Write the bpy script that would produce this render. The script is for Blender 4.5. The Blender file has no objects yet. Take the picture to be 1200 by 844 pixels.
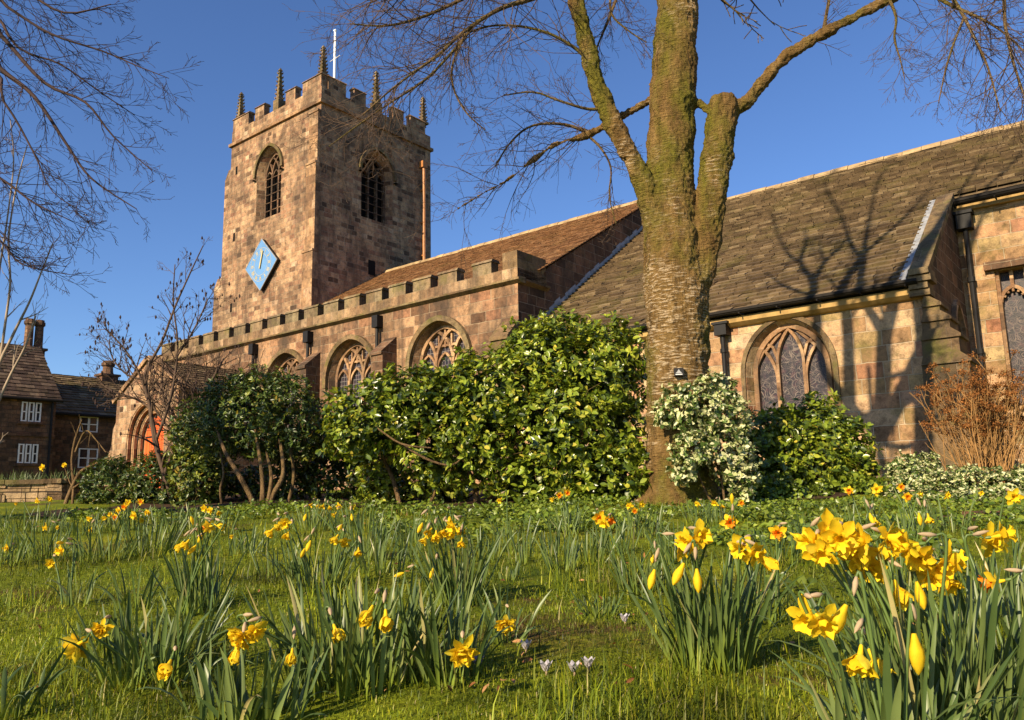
import bpy, bmesh, math, random
import numpy as np
from mathutils import Vector, Matrix
from mathutils.geometry import tessellate_polygon
R = math.radians
SC = bpy.context.scene
COL = SC.collection
random.seed(7)
RNG = np.random.default_rng(7)

# ------------------------------------------------------------------ camera, sky, sun, exposure
PITCH, ROLL, FPX = 0.168595, -0.0212033, 950.0
_f = np.array([0, math.cos(PITCH), math.sin(PITCH)])
_u = np.array([0, -math.sin(PITCH), math.cos(PITCH)])
_r = np.array([1.0, 0, 0])
_c, _s = math.cos(ROLL), math.sin(ROLL)
CR = _c * _r + _s * _u
CU = -_s * _r + _c * _u
cam_d = bpy.data.cameras.new('camera')
cam = bpy.data.objects.new('camera', cam_d)
COL.objects.link(cam)
cam_d.sensor_fit = 'HORIZONTAL'
cam_d.sensor_width = 36.0
cam_d.lens = FPX / 1200 * 36
cam_d.clip_start = 0.05
cam_d.clip_end = 3000
cam.matrix_world = Matrix(((CR[0], CU[0], -_f[0], 0), (CR[1], CU[1], -_f[1], 0), (CR[2], CU[2], -_f[2], 0), (0, 0, 0, 1)))
SC.camera = cam

SUN_AZ, SUN_EL = 39.6, 28.0           # degrees left of straight behind the camera, height
sx = -math.sin(R(SUN_AZ)) * math.cos(R(SUN_EL))
sy = -math.cos(R(SUN_AZ)) * math.cos(R(SUN_EL))
sz = math.sin(R(SUN_EL))
W = bpy.data.worlds.new('World')
SC.world = W
W.use_nodes = True
nt = W.node_tree
nt.nodes.clear()
sky = nt.nodes.new('ShaderNodeTexSky')
sky.sky_type = 'NISHITA'
sky.sun_disc = False
sky.sun_elevation = R(SUN_EL)
sky.sun_rotation = math.atan2(sx, sy)
sky.altitude = 200
sky.air_density = 1.0
sky.dust_density = 0.5
sky.ozone_density = 6.0
bg = nt.nodes.new('ShaderNodeBackground')
bg.inputs['Strength'].default_value = 0.090
wo = nt.nodes.new('ShaderNodeOutputWorld')
hs = nt.nodes.new('ShaderNodeHueSaturation')
hs.inputs['Hue'].default_value = 0.507
hs.inputs['Saturation'].default_value = 1.05
nt.links.new(sky.outputs[0], hs.inputs['Color'])
nt.links.new(hs.outputs[0], bg.inputs[0])
nt.links.new(bg.outputs[0], wo.inputs[0])
sl = bpy.data.lights.new('sun', 'SUN')
sl.energy = 5.0
sl.angle = R(0.5)
sl.color = (1.0, 0.82, 0.56)
so = bpy.data.objects.new('sun', sl)
COL.objects.link(so)
so.rotation_euler = Vector((sx, sy, sz)).to_track_quat('Z', 'Y').to_euler()
SC.view_settings.view_transform = 'Standard'
SC.view_settings.look = 'None'
SC.view_settings.exposure = 0.88
SC.view_settings.gamma = 1.0
SC.view_settings.use_curve_mapping = False
SC.cycles.max_bounces = 6
SC.cycles.transparent_max_bounces = 6

# ------------------------------------------------------------------ small helpers
def PX(px, py, d):
    """world point seen at photo pixel (px, py), d metres ahead of the camera"""
    v = CR * ((px - 600) / FPX) - CU * ((py - 422) / FPX) + _f
    return Vector(v * (d / v[1]))

def ground_z(x, y):
    t = min(max(y, -3.0), 17.0)
    z = -0.64 + 0.06 * min(t, 9.0) + 0.042 * max(t - 9.0, 0.0)
    if y > 17: z += 0.08 * (1 - math.exp(-(y - 17) / 6))
    fade = 1.0 / (1 + (max(0, abs(y) - 25) / 10) ** 2)
    z += fade * (0.018 * math.sin(1.9 * x + 0.7 * y) + 0.014 * math.sin(3.1 * y - 1.3 * x + 1) + 0.008 * math.sin(6.3 * x + 4.1 * y))
    return z

YAW = 0.8944929
EV = Vector((math.sin(YAW), -math.cos(YAW), 0))     # church east
NV = Vector((math.cos(YAW), math.sin(YAW), 0))      # church north
def cw(e, n, z): return EV * e + NV * n + Vector((0, 0, z))
CROT = math.atan2(EV.y, EV.x)

def tag(o, label=None, cat=None, group=None, kind=None):
    if label: o['label'] = label
    if cat: o['category'] = cat
    if group: o['group'] = group
    if kind: o['kind'] = kind
    return o

def empty(name, loc=(0, 0, 0), rz=0.0):
    o = bpy.data.objects.new(name, None)
    COL.objects.link(o)
    o.location = loc
    o.rotation_euler = (0, 0, rz)
    o.empty_display_size = 0.1
    return o

class MB:
    def __init__(s):
        s.v, s.f, s.m, s.uv = [], [], [], None
    def poly(s, pts, m=0):
        b = len(s.v)
        s.v.extend([tuple(p) for p in pts])
        s.f.append(tuple(range(b, b + len(pts))))
        s.m.append(m)
    def add(s, pts, faces, m=0):
        b = len(s.v)
        s.v.extend([tuple(p) for p in pts])
        for f in faces:
            s.f.append(tuple(b + i for i in f))
            s.m.append(m)
    def box(s, x0, x1, y0, y1, z0, z1, m=0):
        p = [(x0, y0, z0), (x1, y0, z0), (x1, y1, z0), (x0, y1, z0), (x0, y0, z1), (x1, y0, z1), (x1, y1, z1), (x0, y1, z1)]
        s.add(p, [(3, 2, 1, 0), (4, 5, 6, 7), (0, 1, 5, 4), (1, 2, 6, 5), (2, 3, 7, 6), (3, 0, 4, 7)], m)
    def obox(s, o, a, b, c, m=0):
        """box from corner o along the three vectors a, b, c"""
        o, a, b, c = Vector(o), Vector(a), Vector(b), Vector(c)
        p = [o, o + a, o + a + b, o + b, o + c, o + a + c, o + a + b + c, o + b + c]
        F = [(3, 2, 1, 0), (4, 5, 6, 7), (0, 1, 5, 4), (1, 2, 6, 5), (2, 3, 7, 6), (3, 0, 4, 7)]
        if a.cross(b).dot(c) < 0: F = [f[::-1] for f in F]
        s.add(p, F, m)
    def prism(s, prof, ax, lo, hi, m=0):
        """profile [(a,b)..] swept along axis ax ('x' or 'y'); profile is in the other two axes"""
        n = len(prof)
        def P(a, b, t): return (t, a, b) if ax == 'x' else (a, t, b)
        s.add([P(a, b, lo) for a, b in prof] + [P(a, b, hi) for a, b in prof],
              [tuple(range(n)), tuple(range(2 * n - 1, n - 1, -1))] + [(i, i + n, (i + 1) % n + n, (i + 1) % n) for i in range(n)], m)
    def tube(s, pts, rad, n=6, m=0, cap=True):
        pts = [Vector(p) for p in pts]
        k = len(pts)
        rings = []
        t0 = (pts[1] - pts[0]).normalized()
        ref = Vector((0, 0, 1)) if abs(t0.z) < 0.9 else Vector((1, 0, 0))
        a = t0.cross(ref).normalized()
        b0 = len(s.v)
        for i in range(k):
            t = (pts[min(i + 1, k - 1)] - pts[max(i - 1, 0)])
            if t.length < 1e-9: t = t0
            t = t.normalized()
            a = (a - t * a.dot(t))
            a = a.normalized() if a.length > 1e-6 else t.orthogonal().normalized()
            b = t.cross(a)
            r = rad[i]
            for j in range(n):
                w = 2 * math.pi * j / n
                s.v.append(tuple(pts[i] + a * (r * math.cos(w)) + b * (r * math.sin(w))))
        for i in range(k - 1):
            for j in range(n):
                s.f.append((b0 + i * n + j, b0 + i * n + (j + 1) % n, b0 + (i + 1) * n + (j + 1) % n, b0 + (i + 1) * n + j))
                s.m.append(m)
        if cap:
            s.f.append(tuple(b0 + j for j in range(n))[::-1]); s.m.append(m)
            s.f.append(tuple(b0 + (k - 1) * n + j for j in range(n))); s.m.append(m)
    def lathe(s, prof, o=(0, 0, 0), n=12, m=0):
        b0 = len(s.v)
        for r, z in prof:
            for j in range(n):
                w = 2 * math.pi * j / n
                s.v.append((o[0] + r * math.cos(w), o[1] + r * math.sin(w), o[2] + z))
        for i in range(len(prof) - 1):
            for j in range(n):
                s.f.append((b0 + i * n + j, b0 + i * n + (j + 1) % n, b0 + (i + 1) * n + (j + 1) % n, b0 + (i + 1) * n + j))
                s.m.append(m)
    def build(s, name, mats, parent=None, off=None, smooth=False, uv=False):
        me = bpy.data.meshes.new(name)
        me.from_pydata(s.v, [], s.f)
        if not isinstance(mats, (list, tuple)): mats = [mats]
        for mt in mats: me.materials.append(mt)
        if len(mats) > 1: me.polygons.foreach_set('material_index', s.m)
        if smooth: me.polygons.foreach_set('use_smooth', [True] * len(me.polygons))
        if uv: box_uv(me)
        me.update()
        o = bpy.data.objects.new(name, me)
        COL.objects.link(o)
        if parent:
            o.parent = parent
            if off is not None: o.location = off
        return o

def box_uv(me):
    """masonry coordinates in metres: along the wall, and height"""
    lay = me.uv_layers.new(name='UVMap')
    co = np.empty(len(me.vertices) * 3); me.vertices.foreach_get('co', co); co = co.reshape(-1, 3)
    li = np.empty(len(me.loops), int); me.loops.foreach_get('vertex_index', li)
    nf = np.empty(len(me.polygons) * 3); me.polygons.foreach_get('normal', nf); nf = np.abs(nf.reshape(-1, 3))
    tot = np.empty(len(me.polygons), int); me.polygons.foreach_get('loop_total', tot)
    nl = np.repeat(nf, tot, axis=0)
    c = co[li]
    u = np.where(nl[:, 1] >= nl[:, 0], c[:, 0], c[:, 1] + 0.37)
    v = c[:, 2].copy()
    flat = nl[:, 2] > 0.75
    u = np.where(flat, c[:, 0], u); v = np.where(flat, c[:, 1], v)
    lay.data.foreach_set('uv', np.stack([u, v], 1).ravel())

def mesh_np(name, V, F, mat, parent=None, uv=None, smooth=True, mi=None):
    """V (n,3), F (m,k) of one face size"""
    me = bpy.data.meshes.new(name)
    V = np.ascontiguousarray(V, np.float32); F = np.ascontiguousarray(F, np.int32)
    me.vertices.add(len(V)); me.vertices.foreach_set('co', V.ravel())
    k = F.shape[1]
    me.loops.add(F.size); me.loops.foreach_set('vertex_index', F.ravel())
    me.polygons.add(len(F))
    me.polygons.foreach_set('loop_start', np.arange(0, F.size, k, dtype=np.int32))
    me.polygons.foreach_set('loop_total', np.full(len(F), k, np.int32))
    if smooth: me.polygons.foreach_set('use_smooth', np.ones(len(F), bool))
    for m in (mat if isinstance(mat, (list, tuple)) else [mat]): me.materials.append(m)
    if mi is not None: me.polygons.foreach_set('material_index', np.asarray(mi, np.int32))
    if uv is not None:
        lay = me.uv_layers.new(name='UVMap')
        lay.data.foreach_set('uv', np.ascontiguousarray(uv[F.ravel()], np.float32).ravel())
    me.update(calc_edges=True)
    o = bpy.data.objects.new(name, me)
    COL.objects.link(o)
    if parent: o.parent = parent
    return o

# ------------------------------------------------------------------ materials
class NG:
    def __init__(s, name):
        s.mat = bpy.data.materials.new(name)
        s.mat.use_nodes = True
        s.t = s.mat.node_tree
        s.t.nodes.clear()
        s.out = s.n('ShaderNodeOutputMaterial')
    def n(s, typ, **kw):
        nd = s.t.nodes.new(typ)
        for k, v in kw.items(): setattr(nd, k, v)
        return nd
    def l(s, a, b): s.t.links.new(a, b)
    def put(s, sock, v):
        if isinstance(v, bpy.types.NodeSocket): s.l(v, sock)
        elif isinstance(v, (tuple, list)) and len(v) == 3 and sock.type == 'RGBA': sock.default_value = (*v, 1)
        else: sock.default_value = v
    def math(s, op, a, b=0.0, c=None, clamp=False):
        nd = s.n('ShaderNodeMath', operation=op, use_clamp=clamp)
        s.put(nd.inputs[0], a); s.put(nd.inputs[1], b)
        if c is not None: s.put(nd.inputs[2], c)
        return nd.outputs[0]
    def coord(s, which='Object'): return s.n('ShaderNodeTexCoord').outputs[which]
    def mapping(s, v, scale=(1, 1, 1), loc=(0, 0, 0)):
        nd = s.n('ShaderNodeMapping')
        s.l(v, nd.inputs['Vector']); nd.inputs['Scale'].default_value = scale; nd.inputs['Location'].default_value = loc
        return nd.outputs[0]
    def noise(s, v, scale, detail=4.0, rough=0.55, dist=0.0, col=False):
        nd = s.n('ShaderNodeTexNoise')
        if v is not None: s.l(v, nd.inputs['Vector'])
        nd.inputs['Scale'].default_value = scale; nd.inputs['Detail'].default_value = detail
        nd.inputs['Roughness'].default_value = rough; nd.inputs['Distortion'].default_value = dist
        return nd.outputs['Color' if col else 'Fac']
    def ramp(s, fac, stops, interp='LINEAR'):
        nd = s.n('ShaderNodeValToRGB')
        nd.color_ramp.interpolation = interp
        el = nd.color_ramp.elements
        while len(el) < len(stops): el.new(0.5)
        for e, (p, c) in zip(el, stops):
            e.position = p
            e.color = (*c, 1) if not isinstance(c, (int, float)) else (c, c, c, 1)
        s.put(nd.inputs[0], fac)
        return nd.outputs[0]
    def mix(s, fac, a, b, mode='MIX'):
        nd = s.n('ShaderNodeMix', data_type='RGBA', blend_type=mode)
        s.put(nd.inputs[0], fac); s.put(nd.inputs[6], a); s.put(nd.inputs[7], b)
        return nd.outputs[2]
    def bump(s, h, strength=0.5, dist=0.02):
        nd = s.n('ShaderNodeBump')
        s.put(nd.inputs['Height'], h); nd.inputs['Strength'].default_value = strength; nd.inputs['Distance'].default_value = dist
        return nd.outputs[0]
    def island(s): return s.n('ShaderNodeNewGeometry').outputs['Random Per Island']
    def principled(s, col, rough=0.8, normal=None, spec=0.3, metal=0.0):
        nd = s.n('ShaderNodeBsdfPrincipled')
        s.put(nd.inputs['Base Color'], col); s.put(nd.inputs['Roughness'], rough)
        nd.inputs['Specular IOR Level'].default_value = spec; nd.inputs['Metallic'].default_value = metal
        if normal is not None: s.l(normal, nd.inputs['Normal'])
        return nd.outputs[0]
    def done(s, sh):
        s.l(sh, s.out.inputs['Surface'])
        return s.mat

def m_plain(name, col, rough=0.6, spec=0.3, var=0.25, scale=9.0, metal=0.0):
    g = NG(name)
    n = g.noise(g.coord(), scale, 5)
    c = g.mix(g.ramp(n, [(0.3, 0.0), (0.7, 1.0)]), tuple(x * (1 - var) for x in col), tuple(min(1, x * (1 + var)) for x in col))
    return g.done(g.principled(c, rough, g.bump(n, 0.15, 0.01), spec, metal))

def m_ashlar(name, stops, h=0.31, w=0.6, soot=0.5, mortar=(0.36, 0.27, 0.18), msize=0.012, moss=0.0, bump=0.6, sootscale=0.33):
    """coursed squared stone: every block its own colour, mortar joints, mottling and soot"""
    g = NG(name)
    uv = g.coord('UV')
    wob = g.noise(g.coord(), 2.2, 3, col=True)
    vm = g.n('ShaderNodeVectorMath', operation='MULTIPLY_ADD')
    g.l(wob, vm.inputs[0]); vm.inputs[1].default_value = (0.05, 0.05, 0); g.l(uv, vm.inputs[2])
    sep = g.n('ShaderNodeSeparateXYZ'); g.l(vm.outputs[0], sep.inputs[0])
    row = g.math('FLOOR', g.math('DIVIDE', sep.outputs[1], h))
    wn = g.n('ShaderNodeTexWhiteNoise', noise_dimensions='1D'); g.l(row, wn.inputs['W'])
    sc_ = g.math('MULTIPLY_ADD', wn.outputs['Value'], 0.7, 0.7)
    x2 = g.math('MULTIPLY_ADD', sep.outputs[0], sc_, g.math('MULTIPLY', wn.outputs['Value'], 31.0))
    cb = g.n('ShaderNodeCombineXYZ'); g.l(x2, cb.inputs[0]); g.l(sep.outputs[1], cb.inputs[1])
    br = g.n('ShaderNodeTexBrick')
    g.l(cb.outputs[0], br.inputs['Vector'])
    br.inputs['Color1'].default_value = (0, 0, 0, 1); br.inputs['Color2'].default_value = (1, 1, 1, 1); br.inputs['Mortar'].default_value = (0.5, 0.5, 0.5, 1)
    br.inputs['Scale'].default_value = 1.0; br.inputs['Mortar Size'].default_value = msize; br.inputs['Mortar Smooth'].default_value = 0.5
    br.inputs['Bias'].default_value = 0.0; br.inputs['Brick Width'].default_value = w; br.inputs['Row Height'].default_value = h
    col = g.ramp(br.outputs['Color'], stops)
    big = g.noise(g.coord(), 0.8, 5, 0.6)
    col = g.mix(g.ramp(big, [(0.4, 0.0), (0.72, 0.4)]), col, (0.38, 0.20, 0.11), 'MIX')
    mid = g.noise(g.coord(), 5.5, 6, 0.65)
    col = g.mix(1.0, col, g.ramp(mid, [(0.28, (0.35, 0.33, 0.32)), (0.48, (0.92, 0.92, 0.92)), (0.75, (1.35, 1.3, 1.2))]), 'MULTIPLY')
    fine = g.noise(g.coord(), 38, 4, 0.7)
    col = g.mix(1.0, col, g.ramp(fine, [(0.25, (0.6, 0.6, 0.6)), (0.6, (1.08, 1.08, 1.08))]), 'MULTIPLY')
    col = g.mix(br.outputs['Fac'], col, mortar)
    st = g.noise(g.mapping(g.coord(), (1, 1, 0.55)), sootscale * 3, 7, 0.68)
    col = g.mix(g.math('MULTIPLY', g.ramp(st, [(0.44, 0.0), (0.62, 1.0)]), soot), col, (0.055, 0.04, 0.03))
    sk = g.noise(g.mapping(g.coord(), (1, 1, 0.07), (2, 5, 1)), 2.6, 5, 0.6)
    col = g.mix(g.math('MULTIPLY', g.ramp(sk, [(0.52, 0.0), (0.66, 1.0)]), soot * 0.75), col, (0.07, 0.05, 0.036))
    if moss > 0:
        mo = g.noise(g.mapping(g.coord(), (1, 1, 1), (7, 3, 2)), 1.6, 6, 0.7)
        col = g.mix(g.math('MULTIPLY', g.ramp(mo, [(0.52, 0.0), (0.65, 1.0)]), moss), col, (0.10, 0.095, 0.022))
    hgt = g.math('ADD', g.math('MULTIPLY', g.math('SUBTRACT', 1.0, br.outputs['Fac']), 0.6), g.math('ADD', g.math('MULTIPLY', mid, 0.7), g.math('MULTIPLY', fine, 0.35)))
    return g.done(g.principled(col, 0.92, g.bump(hgt, min(1.0, bump * 1.5), 0.05), 0.15))

BUFF = [(0.0, (0.07, 0.043, 0.028)), (0.12, (0.22, 0.13, 0.075)), (0.28, (0.44, 0.28, 0.16)), (0.45, (0.33, 0.18, 0.105)), (0.6, (0.50, 0.33, 0.19)), (0.78, (0.39, 0.24, 0.135)), (0.9, (0.25, 0.12, 0.075)), (1.0, (0.56, 0.40, 0.255))]
PALE = [(0.0, (0.18, 0.105, 0.055)), (0.15, (0.38, 0.235, 0.115)), (0.35, (0.52, 0.35, 0.19)), (0.5, (0.42, 0.225, 0.12)), (0.65, (0.56, 0.40, 0.23)), (0.8, (0.36, 0.26, 0.115)), (0.92, (0.35, 0.15, 0.085)), (1.0, (0.60, 0.44, 0.28))]
PINK = [(0.0, (0.055, 0.03, 0.02)), (0.2, (0.33, 0.185, 0.10)), (0.35, (0.15, 0.085, 0.05)), (0.5, (0.42, 0.255, 0.14)), (0.7, (0.25, 0.12, 0.07)), (0.85, (0.46, 0.29, 0.165)), (1.0, (0.11, 0.065, 0.045))]
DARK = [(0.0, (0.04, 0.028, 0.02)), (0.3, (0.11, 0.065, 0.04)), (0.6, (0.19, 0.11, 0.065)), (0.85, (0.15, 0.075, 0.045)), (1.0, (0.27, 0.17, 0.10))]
M = {}
M['tower'] = m_ashlar('tower_stone', BUFF, 0.235, 0.40, 0.65, mortar=(0.42, 0.31, 0.20), msize=0.014)
M['aisle'] = m_ashlar('aisle_stone', PINK, 0.33, 0.62, 0.8, mortar=(0.42, 0.31, 0.2))
M['chapel'] = m_ashlar('chapel_stone', PALE, 0.34, 0.62, 0.22, mortar=(0.5, 0.39, 0.26), moss=0.45)
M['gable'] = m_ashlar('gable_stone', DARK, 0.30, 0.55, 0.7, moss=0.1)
M['house'] = m_ashlar('house_stone', DARK, 0.20, 0.36, 0.5, mortar=(0.12, 0.085, 0.06))
M['dress'] = m_ashlar('dressed_stone', [(0.0, (0.16, 0.09, 0.05)), (0.4, (0.33, 0.19, 0.10)), (0.8, (0.45, 0.28, 0.15)), (1.0, (0.5, 0.33, 0.2))], 0.42, 0.55, 0.6, moss=0.15, msize=0.006, bump=0.4)
M['parapet'] = m_ashlar('parapet_stone', [(0.0, (0.17, 0.11, 0.06)), (0.5, (0.33, 0.22, 0.12)), (1.0, (0.47, 0.33, 0.2))], 0.45, 0.36, 0.6, moss=0.25, msize=0.008)
M['merlon'] = m_ashlar('merlon_stone', [(0.0, (0.13, 0.10, 0.06)), (0.5, (0.20, 0.16, 0.09)), (1.0, (0.28, 0.22, 0.13))], 0.6, 0.9, 0.5, moss=0.5, msize=0.006)
M['cap'] = m_ashlar('mossy_coping_stone', [(0.0, (0.09, 0.065, 0.035)), (0.5, (0.17, 0.125, 0.06)), (1.0, (0.25, 0.19, 0.1))], 0.5, 0.8, 0.5, moss=0.7, msize=0.005)
M['gwall'] = m_ashlar('garden_wall_stone', [(0.0, (0.14, 0.09, 0.05)), (0.5, (0.3, 0.2, 0.11)), (1.0, (0.42, 0.3, 0.17))], 0.17, 0.42, 0.5, mortar=(0.05, 0.035, 0.025), moss=0.4)

def m_slate(name, stops, moss=0.4, rough=0.85):
    g = NG(name)
    c = g.ramp(g.island(), stops)
    n = g.noise(g.coord(), 4.5, 6, 0.68)
    c = g.mix(1.0, c, g.ramp(n, [(0.25, (0.5, 0.5, 0.5)), (0.75, (1.35, 1.3, 1.2))]), 'MULTIPLY')
    mo = g.noise(g.coord(), 1.1, 7, 0.72)
    c = g.mix(g.math('MULTIPLY', g.ramp(mo, [(0.5, 0.0), (0.68, 1.0)]), moss), c, (0.13, 0.115, 0.025))
    f = g.noise(g.coord(), 40, 3, 0.7)
    c = g.mix(1.0, c, g.ramp(f, [(0.3, (0.65, 0.65, 0.65)), (0.7, (1.2, 1.2, 1.15))]), 'MULTIPLY')
    return g.done(g.principled(c, rough, g.bump(g.math('ADD', n, f), 0.5, 0.02), 0.2))
M['slate'] = m_slate('stone_slates', [(0.0, (0.085, 0.058, 0.036)), (0.3, (0.14, 0.098, 0.058)), (0.8, (0.18, 0.128, 0.076)), (1.0, (0.28, 0.21, 0.13))], 0.5)
M['tile'] = m_slate('brown_roof_tiles', [(0.0, (0.13, 0.062, 0.028)), (0.5, (0.20, 0.10, 0.048)), (1.0, (0.28, 0.155, 0.08))], 0.2)
M['hslate'] = m_slate('dark_house_slates', [(0.0, (0.05, 0.033, 0.026)), (0.6, (0.10, 0.066, 0.05)), (1.0, (0.16, 0.115, 0.085))], 0.2)
M['ridge'] = m_plain('ridge_stone', (0.33, 0.23, 0.12), 0.9, 0.1, 0.4, 3)
M['lead'] = m_plain('lead', (0.27, 0.275, 0.28), 0.6, 0.3, 0.3, 6, 0.0)
M['iron'] = m_plain('black_iron', (0.010, 0.009, 0.009), 0.6, 0.25)
M['gutter'] = m_plain('gutter_dark', (0.014, 0.011, 0.009), 0.75, 0.2)
M['rust'] = m_plain('brown_pipe', (0.36, 0.15, 0.045), 0.5, 0.3)
M['white'] = m_plain('white_paint', (0.78, 0.77, 0.74), 0.5, 0.3, 0.06)
M['black'] = m_plain('dark_inside', (0.008, 0.007, 0.007), 0.9, 0.1)
M['pane'] = m_plain('window_pane', (0.02, 0.022, 0.026), 0.08, 0.6)
M['blue'] = m_plain('clock_blue', (0.105, 0.235, 0.46), 0.5, 0.3, 0.08, 2)
M['gold'] = m_plain('gilding', (0.50, 0.40, 0.17), 0.45, 0.4, 0.1)
M['cornice'] = m_plain('ochre_cornice', (0.33, 0.21, 0.075), 0.8, 0.2, 0.35, 4)
M['door'] = None

def m_door():
    g = NG('orange_door')
    sp = g.n('ShaderNodeSeparateXYZ'); g.l(g.coord(), sp.inputs[0])
    n = g.noise(g.mapping(g.coord(), (14, 14, 1.2)), 1.0, 5)
    fr = g.math('FRACT', g.math('MULTIPLY', sp.outputs[0], 5.5))
    gap = g.math('LESS_THAN', fr, 0.07)
    c = g.mix(g.ramp(n, [(0.3, 0.0), (0.7, 1.0)]), (0.50, 0.075, 0.018), (0.72, 0.14, 0.03))
    c = g.mix(gap, c, (0.09, 0.015, 0.006))
    return g.done(g.principled(c, 0.55, g.bump(n, 0.2, 0.01)))
M['door'] = m_door()

def m_glass(name, kind):
    g = NG(name)
    v = g.coord('UV')
    if kind == 'swirl':
        vo = g.n('ShaderNodeTexVoronoi', feature='F1'); vo.inputs['Scale'].default_value = 3.6
        wb = g.noise(v, 2.5, 2, col=True)
        vm = g.n('ShaderNodeVectorMath', operation='MULTIPLY_ADD'); g.l(wb, vm.inputs[0]); vm.inputs[1].default_value = (0.25, 0.25, 0); g.l(v, vm.inputs[2])
        g.l(vm.outputs[0], vo.inputs['Vector'])
        rings = g.math('FRACT', g.math('MULTIPLY', vo.outputs['Distance'], 8.5))
        v2 = g.n('ShaderNodeTexVoronoi', feature='DISTANCE_TO_EDGE'); v2.inputs['Scale'].default_value = 6.0; g.l(vm.outputs[0], v2.inputs['Vector'])
        line = g.math('MAXIMUM', g.math('LESS_THAN', rings, 0.22), g.math('LESS_THAN', v2.outputs['Distance'], 0.03))
        pat = g.noise(v, 5.0, 3)
        line = g.math('MULTIPLY', line, g.ramp(pat, [(0.36, 0.1), (0.56, 1.0)]))
        lc = (0.15, 0.12, 0.105)
    else:
        br = g.n('ShaderNodeTexBrick'); g.l(v, br.inputs['Vector'])
        br.offset = 0.0
        br.inputs['Scale'].default_value = 1.0; br.inputs['Brick Width'].default_value = 0.13; br.inputs['Row Height'].default_value = 0.15
        br.inputs['Mortar Size'].default_value = 0.009
        line = br.outputs['Fac']
        lc = (0.16, 0.14, 0.13)
    tint = g.ramp(g.noise(v, 7.0, 2), [(0.35, (0.012, 0.012, 0.016)), (0.55, (0.03, 0.024, 0.03)), (0.7, (0.05, 0.022, 0.028))])
    col = g.mix(line, tint, lc)
    return g.done(g.principled(col, g.math('MULTIPLY_ADD', line, 0.4, 0.35), g.bump(g.noise(v, 9, 2), 0.25, 0.01), 0.25))
M['swirl'] = m_glass('leaded_glass_swirls', 'swirl')
M['grid'] = m_glass('leaded_glass_grid', 'grid')

def m_leaf(name, stops, rough=0.4, trans=0.3, spec=0.45, uvbase=None, var=(3.0, 0.78, 1.2), tcol=(1.5, 1.35, 0.6)):
    g = NG(name)
    c = g.ramp(g.island(), stops)
    if uvbase:
        sp = g.n('ShaderNodeSeparateXYZ'); g.l(g.coord('UV'), sp.inputs[0])
        c = g.mix(g.ramp(sp.outputs[1], [(0.0, 1.0), (0.45, 0.0)]), c, uvbase)
    n = g.noise(g.coord(), var[0], 4, 0.6)
    c = g.mix(1.0, c, g.ramp(n, [(0.33, (var[1],) * 3), (0.67, (var[2],) * 3)]), 'MULTIPLY')
    p = g.principled(c, rough, None, spec)
    t = g.n('ShaderNodeBsdfTranslucent'); g.l(g.mix(1.0, c, tcol, 'MULTIPLY'), t.inputs[0])
    mx = g.n('ShaderNodeMixShader'); mx.inputs[0].default_value = trans
    g.l(p, mx.inputs[1]); g.l(t.outputs[0], mx.inputs[2])
    return g.done(mx.outputs[0])
M['laurel'] = m_leaf('laurel_leaf', [(0.0, (0.03, 0.055, 0.006)), (0.35, (0.10, 0.145, 0.012)), (0.75, (0.19, 0.24, 0.018)), (0.93, (0.31, 0.34, 0.03)), (1.0, (0.48, 0.38, 0.05))], 0.28, 0.18, 0.55)
M['laurel_tip'] = m_leaf('laurel_tip_leaf', [(0.0, (0.16, 0.23, 0.022)), (0.6, (0.27, 0.34, 0.033)), (1.0, (0.44, 0.42, 0.05))], 0.33, 0.25)
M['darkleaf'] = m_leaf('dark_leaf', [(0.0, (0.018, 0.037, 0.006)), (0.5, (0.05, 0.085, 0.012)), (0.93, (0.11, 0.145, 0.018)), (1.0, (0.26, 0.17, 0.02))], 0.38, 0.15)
M['limeleaf'] = m_leaf('yellow_green_leaf', [(0.0, (0.07, 0.10, 0.013)), (0.5, (0.16, 0.19, 0.024)), (1.0, (0.33, 0.32, 0.045))], 0.4, 0.2)
M['vari'] = m_leaf('variegated_leaf', [(0.0, (0.045, 0.085, 0.016)), (0.40, (0.10, 0.16, 0.03)), (0.5, (0.33, 0.37, 0.13)), (0.75, (0.52, 0.52, 0.27)), (1.0, (0.66, 0.64, 0.40))], 0.45, 0.2)
M['cover'] = m_leaf('ground_cover_leaf', [(0.0, (0.055, 0.095, 0.010)), (0.5, (0.13, 0.19, 0.018)), (1.0, (0.24, 0.29, 0.03))], 0.38, 0.2, 0.4, None, (1.3, 0.5, 1.25))
M['daffleaf'] = m_leaf('daffodil_leaf', [(0.0, (0.05, 0.085, 0.022)), (0.5, (0.09, 0.135, 0.036)), (0.9, (0.145, 0.19, 0.055)), (0.965, (0.25, 0.26, 0.10)), (1.0, (0.40, 0.32, 0.13))], 0.40, 0.18, 0.4, uvbase=(0.17, 0.22, 0.022))
M['grass'] = m_leaf('grass_blade', [(0.0, (0.04, 0.07, 0.006)), (0.45, (0.15, 0.20, 0.009)), (0.8, (0.25, 0.29, 0.012)), (0.95, (0.36, 0.35, 0.02)), (1.0, (0.5, 0.42, 0.2))], 0.5, 0.25, 0.3, None, (1.9, 0.20, 1.3))
M['petal'] = m_leaf('daffodil_petal', [(0.0, (0.82, 0.53, 0.014)), (0.6, (0.86, 0.64, 0.025)), (1.0, (0.88, 0.72, 0.06))], 0.6, 0.4, 0.12, None, (60.0, 0.82, 1.04), (1.1, 1.05, 0.9))
M['trumpet'] = m_leaf('daffodil_trumpet', [(0.0, (0.86, 0.56, 0.012)), (1.0, (0.90, 0.64, 0.02))], 0.6, 0.25, 0.12, None, (70.0, 0.85, 1.04), (1.1, 1.05, 0.9))
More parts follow.
